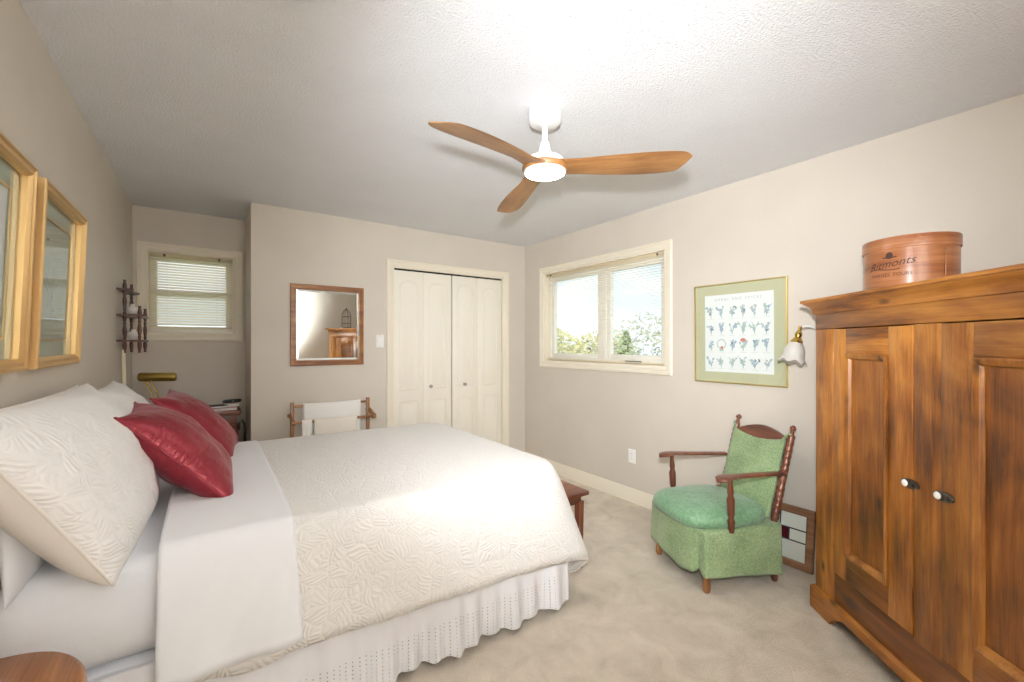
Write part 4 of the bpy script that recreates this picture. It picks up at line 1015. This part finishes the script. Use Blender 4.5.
# ------------------------------------------------------------------ leaded glass panel leaning on the right wall
LG = thing('stained_glass_panel', 'old wooden framed leaded glass panel on the carpet behind the green chair', 'glass panel', mat=basis((XR-.052, 1.325, .0), (0, -1, 0), (.11, 0, 1)))
w, h = .60, .355; T = Matrix.Translation((0, h/2, 0))
m = MB(); m.M = T; rect_frame(m, w, h, [(0, 0), (0, .024), (.003, .027), (.036, .027), (.042, .021), (.042, .006), (.042, 0), (0, 0)]); m.build('wooden_frame', OLDFRAME, LG, 30)
LGW = mat('pale_leaded_glass', (.78, .80, .72), .2); LGG = mat('green_leaded_glass', (.42, .55, .46), .2); LGR = mat('dark_red_leaded_glass', (.10, .012, .02), .2); LEAD = mat('lead_came', (.06, .06, .065), .5, .6)
m = MB(); m.M = T; x0, x1, y0, y1 = -w/2+.04, w/2-.04, -h/2+.04, h/2-.04; xa, ya, yb = .115, -.025, .045
def quad(a, b, c, d, mi, z=.012):
    m.mi = mi; m.f([m.v((p[0], p[1], z)) for p in (a, b, c, d)])
quad((xa, yb), (x1, yb), (x1, y1), (xa, y1), 0); quad((xa, y0), (x1, y0), (x1, ya), (xa, ya), 0)
quad((xa+.05, ya), (x1, ya), (x1, yb), (xa+.05, yb), 0); quad((xa, ya-.012), (xa+.05, ya), (xa+.05, yb), (xa, yb), 2)
quad((x0, y0), (xa, y0), (xa, y1), (x0, y1), 1)
m.build('glass_pieces', [LGW, LGG, LGR], LG, 0)
m = MB(); m.M = T
for a, b in (((xa, y0), (xa, y1)), ((x0, yb), (x1, yb)), ((x0, ya), (x1, ya)), ((xa+.05, ya), (xa+.05, yb)), ((-.05, y0), (-.05, y1))): m.cyl((a[0], a[1], .013), (b[0], b[1], .013), .0038, n=8)
m.build('lead_came', LEAD, LG, 60)

# ------------------------------------------------------------------ outside
GRASSM = paint('lawn', (.24, .27, .14), .9, 40, .3, .25)
m = MB(); m.box(-60, 80, 4.9, 90, -3.05, -3.0); m.box(3.3, 80, -40, 4.9, -3.05, -3.0); tag(m.build('ground', GRASSM, smooth=0), kind='structure')
def tree(label, x, y, base_z, ht, rad, leafcol, n, bare=False, seed=0, cone=False):
    o = thing('tree', label, 'tree', (x, y, base_z), group='trees beyond the window'); rnd = random.Random(seed)
    bark = mat('bark', (.20, .15, .11), .9)
    m = MB(); m.cyl((0, 0, 0), (0, 0, ht*(.75 if not cone else .95)), .11, .03, 10); tr = m.build('trunk', bark, o, 60)
    m = MB()
    for k in range(14 if not cone else 4):
        a = rnd.uniform(0, 6.28); z0 = ht*rnd.uniform(.3, .7); L = rad*rnd.uniform(.6, 1)
        m.tube([(0, 0, z0), (L*.5*math.cos(a), L*.5*math.sin(a), z0+L*.45), (L*math.cos(a), L*math.sin(a), min(ht*.98, z0+L*1.0))], .03, 6, .008)
    m.build('branches', bark, o, 60)
    m = MB(); lm = mat('leaf', leafcol, .7); lm.node_tree.nodes['Principled BSDF'].inputs['Subsurface Weight'].default_value = 0
    for k in range(n):
        while True:
            p = Vector((rnd.uniform(-1, 1), rnd.uniform(-1, 1), rnd.uniform(-1, 1)))
            if .35 < p.length < 1: break
        if cone:
            zz = rnd.random(); r_ = rad*(1-zz)**.8*rnd.uniform(.5, 1); a = rnd.uniform(0, 6.28); c = Vector((r_*math.cos(a), r_*math.sin(a), ht*(.15+.85*zz)))
        else: c = Vector((p.x*rad, p.y*rad, ht*.64+p.z*ht*.36))
        s = rnd.uniform(.06, .13)*(.6 if bare else 1); a = Vector((rnd.gauss(0, 1), rnd.gauss(0, 1), rnd.gauss(0, 1))).normalized()*s; b = a.orthogonal().normalized()*s*.5
        m.f([m.v(c-a), m.v(c+b), m.v(c+a), m.v(c-b)])
    m.build('foliage', lm, o, 0, recalc=False)
tree('rounded yellow-green tree seen through the left window sash', 10.2, 12.6, -3, 5.1, 2.0, (.50, .47,   .20), 6000, seed=1)
tree('second yellow-green tree beside the rounded one in the left sash', 14.6, 13.6, -3, 5.0, 1.8, (.50, .46, .22), 5000, seed=2)
tree('pointed green conifer seen through the right window sash', 11.6, 9.7, -3, 4.75, 1.1, (.34, .43, .18), 5000, seed=3, cone=True)
tree('sparse pale blossoming tree at the right edge of the window', 8.2, 6.2, -3, 5.1, 1.2, (.36, .38, .27), 3000, True, 4)
SIDING = paint('white_siding', (.82, .83, .84), .6, 30, .1); ROOFM = paint('pale_grey_shingles', (.68, .70, .72), .9, 60, .3)
HS = thing('house', 'low white neighbouring house with a pale roof beyond the trees', 'house', (26, 22, -3))
m = MB(); m.box(-7, 7, -3.5, 3.5, 0, 3.6); m.build('wall', SIDING, HS, 0)
m = MB(); m.prism([(-3.9, 3.6), (3.9, 3.6), (0, 4.35)], 14.8, ('y', 'z', 'x'), -7.4); m.build('roof', ROOFM, HS, 0)
for x in (-4, 0, 4):
    m = MB(); m.box(x-.6, x+.6, -3.56, -3.49, 1.2, 2.4); m.build('window', DARK, HS, 0)
    m = MB(); m.box(-7.06, -6.99, x*.6-.5, x*.6+.5, 1.2, 2.4); m.build('window', DARK, HS, 0)
